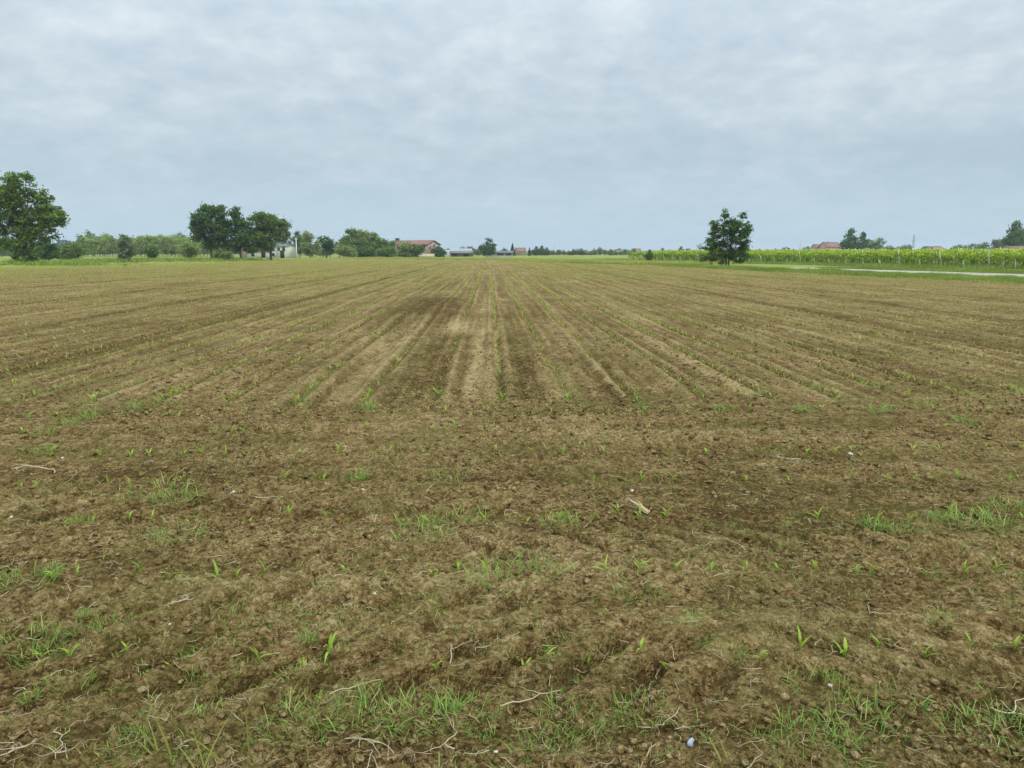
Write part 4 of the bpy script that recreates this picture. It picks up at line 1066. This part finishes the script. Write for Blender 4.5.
# ------------------------------------------------------------------ stones and scrap
def rock(seed, sub=2, j=.18):
    import bmesh
    bm = bmesh.new(); bmesh.ops.create_icosphere(bm, subdivisions=sub, radius=1)
    V = np.array([v.co[:] for v in bm.verts]); Fq = np.array([[v.index for v in f.verts] for f in bm.faces]); bm.free()
    V = V * np.random.default_rng(seed).uniform(.72, 1.25, 3) * (1 + (.16 if sub == 1 else 0) * np.random.default_rng(seed + 9).normal(size=(len(V), 1)))
    V = V * (1 + j * pn(V[:, 0] * 1.3 + seed * 3.1, V[:, 1] * 1.3 + V[:, 2] * 1.7, seed) + j * .5 * pn(V[:, 0] * 3.1 + V[:, 2] * 2, V[:, 1] * 3.1 + seed, seed + 3))[:, None]
    V[:, 2] *= .72; return V, [Fq], np.full(len(V), .5)
ST = [(496, 756, .011, 'bright white pebble at the bottom edge near centre'), (375, 601, .010, 'white pebble below the second row left of centre'),
      (428, 580, .009, 'white pebble beside a seedling left of centre'), (375, 666, .014, 'grey pebble in the left tyre grooves'),
      (170, 626, .008, 'small white pebble near the left weed tufts'), (63, 462, .016, 'pale pebble at left above the bleached stalk heap'),
      (833, 522, .013, 'pale pebble in the third row at right'), (363, 494, .016, 'white stone by a weed left of centre in fourth row'),
      (632, 493, .02, 'flat tan stone above the dry maize husk'), (830, 684, .014, 'pale grey pebble above the bottom right weed patch'),
      (234, 496, .018, 'white chip at left of centre right of the weed patch'), (12, 522, .016, 'white chip at left edge of the headland'),
      (850, 455, .03, 'flat pale stone at right near the fifth row')]
for i, (px, y, r, lb) in enumerate(ST):
    p = gp(px, y); z = float(ground_z(np.array([p[0]]), np.array([p[1]]))[0]); V, f, T = rock(i)
    tag(link('pebble', mesh('pebble', V * r * .68, f, M['stone'], None, True), None, (p[0], p[1], z + r * .12), i * 1.1), lb, 'stone', 'pale pebbles on the soil')
p = gp(690, 748); z = float(ground_z(np.array([p[0]]), np.array([p[1]]))[0]); V, f, T = rock(44, 2, .5)
tag(link('plastic_scrap', mesh('plastic_scrap', V * np.array((.016, .012, .024)), f, M['plastic']), None, (p[0], p[1], z + .004), .6), 'small crumpled blue grey scrap of plastic lying on soil', 'litter')
# crumbly clods (stuff)
n = 52000; cy = 1.9 * (7.5 / 1.9) ** (rg.random(n) ** 1.25); cx = rg.uniform(-.9, .9, n) * (cy + .4)
kp = rg.random(n) < np.clip(.45 + .9 * pn(cx * .9, cy * .9, 1) + .5 * pn(cx * 3, cy * 3, 95), 0.05, 1); cx, cy = cx[kp], cy[kp]
kp = rg.random(len(cx)) > .8 * treads(cx, cy)[1]; cx, cy = cx[kp], cy[kp]
cs = .0035 + .015 * rg.random(len(cx)) ** 5; cs *= (.7 + .12 * cy)
parts = []; k = rg.integers(0, 10, len(cx)); cz = ground_z(cx, cy)
for i in range(10):
    q = k == i; parts.append(place_many(rock(60 + i, 1, .45), cx[q], cy[q], cz[q] + cs[q] * .3, rg.uniform(0, 6.3, q.sum()), cs[q], rg.normal(0, .14, q.sum())))
cy = 7.0 * (26 / 7.0) ** rg.random(26000); cx = rg.uniform(-.85, .85, 26000) * cy; kp = (rg.random(26000) < np.clip(.5 + .9 * pn(cx * .5, cy * .5, 1), .1, 1)) & in_poly(cx, cy, FIELD); cx, cy = cx[kp], cy[kp]
cs = .007 + .020 * rg.random(len(cx)) ** 3; k = rg.integers(0, 10, len(cx)); cz = ground_z(cx, cy)
for i in range(10):
    q = k == i; parts.append(place_many(rock(60 + i, 1, .45), cx[q], cy[q], cz[q] + cs[q] * .3, rg.uniform(0, 6.3, q.sum()), cs[q], rg.normal(0, .16, q.sum())))
V, f, T = merge(parts); tag(link('soil_clods', mesh('soil_clods', V, f, M['soil'], {'dry': T})), 'crumbs and clods of brown earth on the tilled soil', 'soil', kind='stuff')

# ------------------------------------------------------------------ the air: a closed box of even thin haze round everything
hm = bpy.data.materials.new('haze_air'); hm.use_nodes = True; hnt = hm.node_tree; hnt.nodes.clear()
ho = hnt.nodes.new('ShaderNodeOutputMaterial'); hv = hnt.nodes.new('ShaderNodeVolumePrincipled')
hv.inputs['Color'].default_value = (.78, .88, 1, 1); hv.inputs['Density'].default_value = .00028; hnt.links.new(hv.outputs[0], ho.inputs['Volume'])
tag(MB().box(-2700, 2700, -2700, 2700, -1.6, 30).build('haze', hm), 'thin bluish haze hanging over the plain', 'haze', kind='stuff')

# ------------------------------------------------------------------ light and sky
EL, AZ = math.radians(48), math.radians(148)          # sun behind thin cloud, high behind the right shoulder
sun = bpy.data.lights.new('sun', 'SUN'); sun.energy = 1.5; sun.angle = math.radians(11); sun.color = (1, .97, .92)
so = link('sun', sun); so.rotation_euler = (PI / 2 - EL, 0, PI - AZ)
w = bpy.data.worlds.new('World'); SC.world = w; w.use_nodes = True; nt = w.node_tree; L = nt.links.new
bg = nt.nodes['Background']; bg.inputs['Strength'].default_value = .1
sky = N(nt, 'ShaderNodeTexSky', sky_type='NISHITA'); sky.sun_disc = False; sky.sun_elevation = EL; sky.sun_rotation = AZ
tc = N(nt, 'ShaderNodeTexCoord').outputs['Generated']
sp = N(nt, 'ShaderNodeSeparateXYZ'); L(tc, sp.inputs[0])
zp = math_n(nt, 'MAXIMUM', sp.outputs[2], 0.0)
den = math_n(nt, 'ADD', zp, .30)
cv = N(nt, 'ShaderNodeCombineXYZ'); L(math_n(nt, 'DIVIDE', sp.outputs[0], den), cv.inputs[0]); L(math_n(nt, 'DIVIDE', sp.outputs[1], den), cv.inputs[1])
n1 = noise(nt, cv.outputs[0], 1.7, 8, .6); n1.inputs['Distortion'].default_value = .4
n2 = noise(nt, cv.outputs[0], 9, 7, .6); n2.inputs['Distortion'].default_value = .15
sv = N(nt, 'ShaderNodeCombineXYZ'); L(math_n(nt, 'MULTIPLY', sp.outputs[0], 2.0), sv.inputs[0]); L(math_n(nt, 'MULTIPLY', sp.outputs[2], 16.0), sv.inputs[1])
n3 = noise(nt, sv.outputs[0], 1.0, 5, .5)            # flat layers low in the sky
cl = math_n(nt, 'ADD', math_n(nt, 'MULTIPLY', n1.outputs[0], .50), math_n(nt, 'MULTIPLY', n2.outputs[0], .42))
cl = math_n(nt, 'ADD', cl, math_n(nt, 'MULTIPLY', n3.outputs[0], .10))
cr = ramp(nt, [(.40, (.50, .595, .68)), (.53, (.605, .695, .76)), (.66, (.76, .825, .865))])
L(cl, cr.inputs[0])
# low sky: thinner, bluer veil towards the horizon
hr = ramp(nt, [(.0, (.52, .665, .755)), (.10, (.53, .655, .76)), (.26, (1, 1, 1))])
mxh = N(nt, 'ShaderNodeMix', data_type='RGBA')
fz_ = N(nt, 'ShaderNodeMapRange'); fz_.inputs['From Min'].default_value = .02; fz_.inputs['From Max'].default_value = .20; L(zp, fz_.inputs['Value'])
mxh.inputs[6].default_value = (.45, .615, .72, 1); L(cr.outputs[0], mxh.inputs[7]); L(math_n(nt, 'ADD', math_n(nt, 'MULTIPLY', fz_.outputs[0], .75), .2), mxh.inputs[0])
# an overcast sky is brighter overhead
br_ = N(nt, 'ShaderNodeMapRange'); br_.inputs['From Min'].default_value = .28; br_.inputs['From Max'].default_value = 1; br_.inputs['To Min'].default_value = 7.1; br_.inputs['To Max'].default_value = 19; L(zp, br_.inputs['Value'])
lay = ramp(nt, [(0, (1.0,) * 3), (.05, (.97,) * 3), (.115, (.90,) * 3), (.19, (.97,) * 3), (.29, (1.06,) * 3)]); L(zp, lay.inputs[0])   # a thicker grey layer of cloud stands low over the plain
vm = N(nt, 'ShaderNodeVectorMath', operation='SCALE'); L(mxh.outputs[2], vm.inputs[0]); L(math_n(nt, 'MULTIPLY', br_.outputs[0], lay.outputs[0]), vm.inputs['Scale'])
fin_ = N(nt, 'ShaderNodeMix', data_type='RGBA'); fin_.inputs[0].default_value = .94; L(sky.outputs[0], fin_.inputs[6]); L(vm.outputs[0], fin_.inputs[7])
L(fin_.outputs[2], bg.inputs['Color'])
SC.view_settings.view_transform = 'Standard'; SC.view_settings.look = 'None'; SC.view_settings.exposure = .56; SC.view_settings.gamma = 1
SC.render.engine = 'CYCLES'; SC.cycles.max_bounces = 6; SC.cycles.transparent_max_bounces = 8
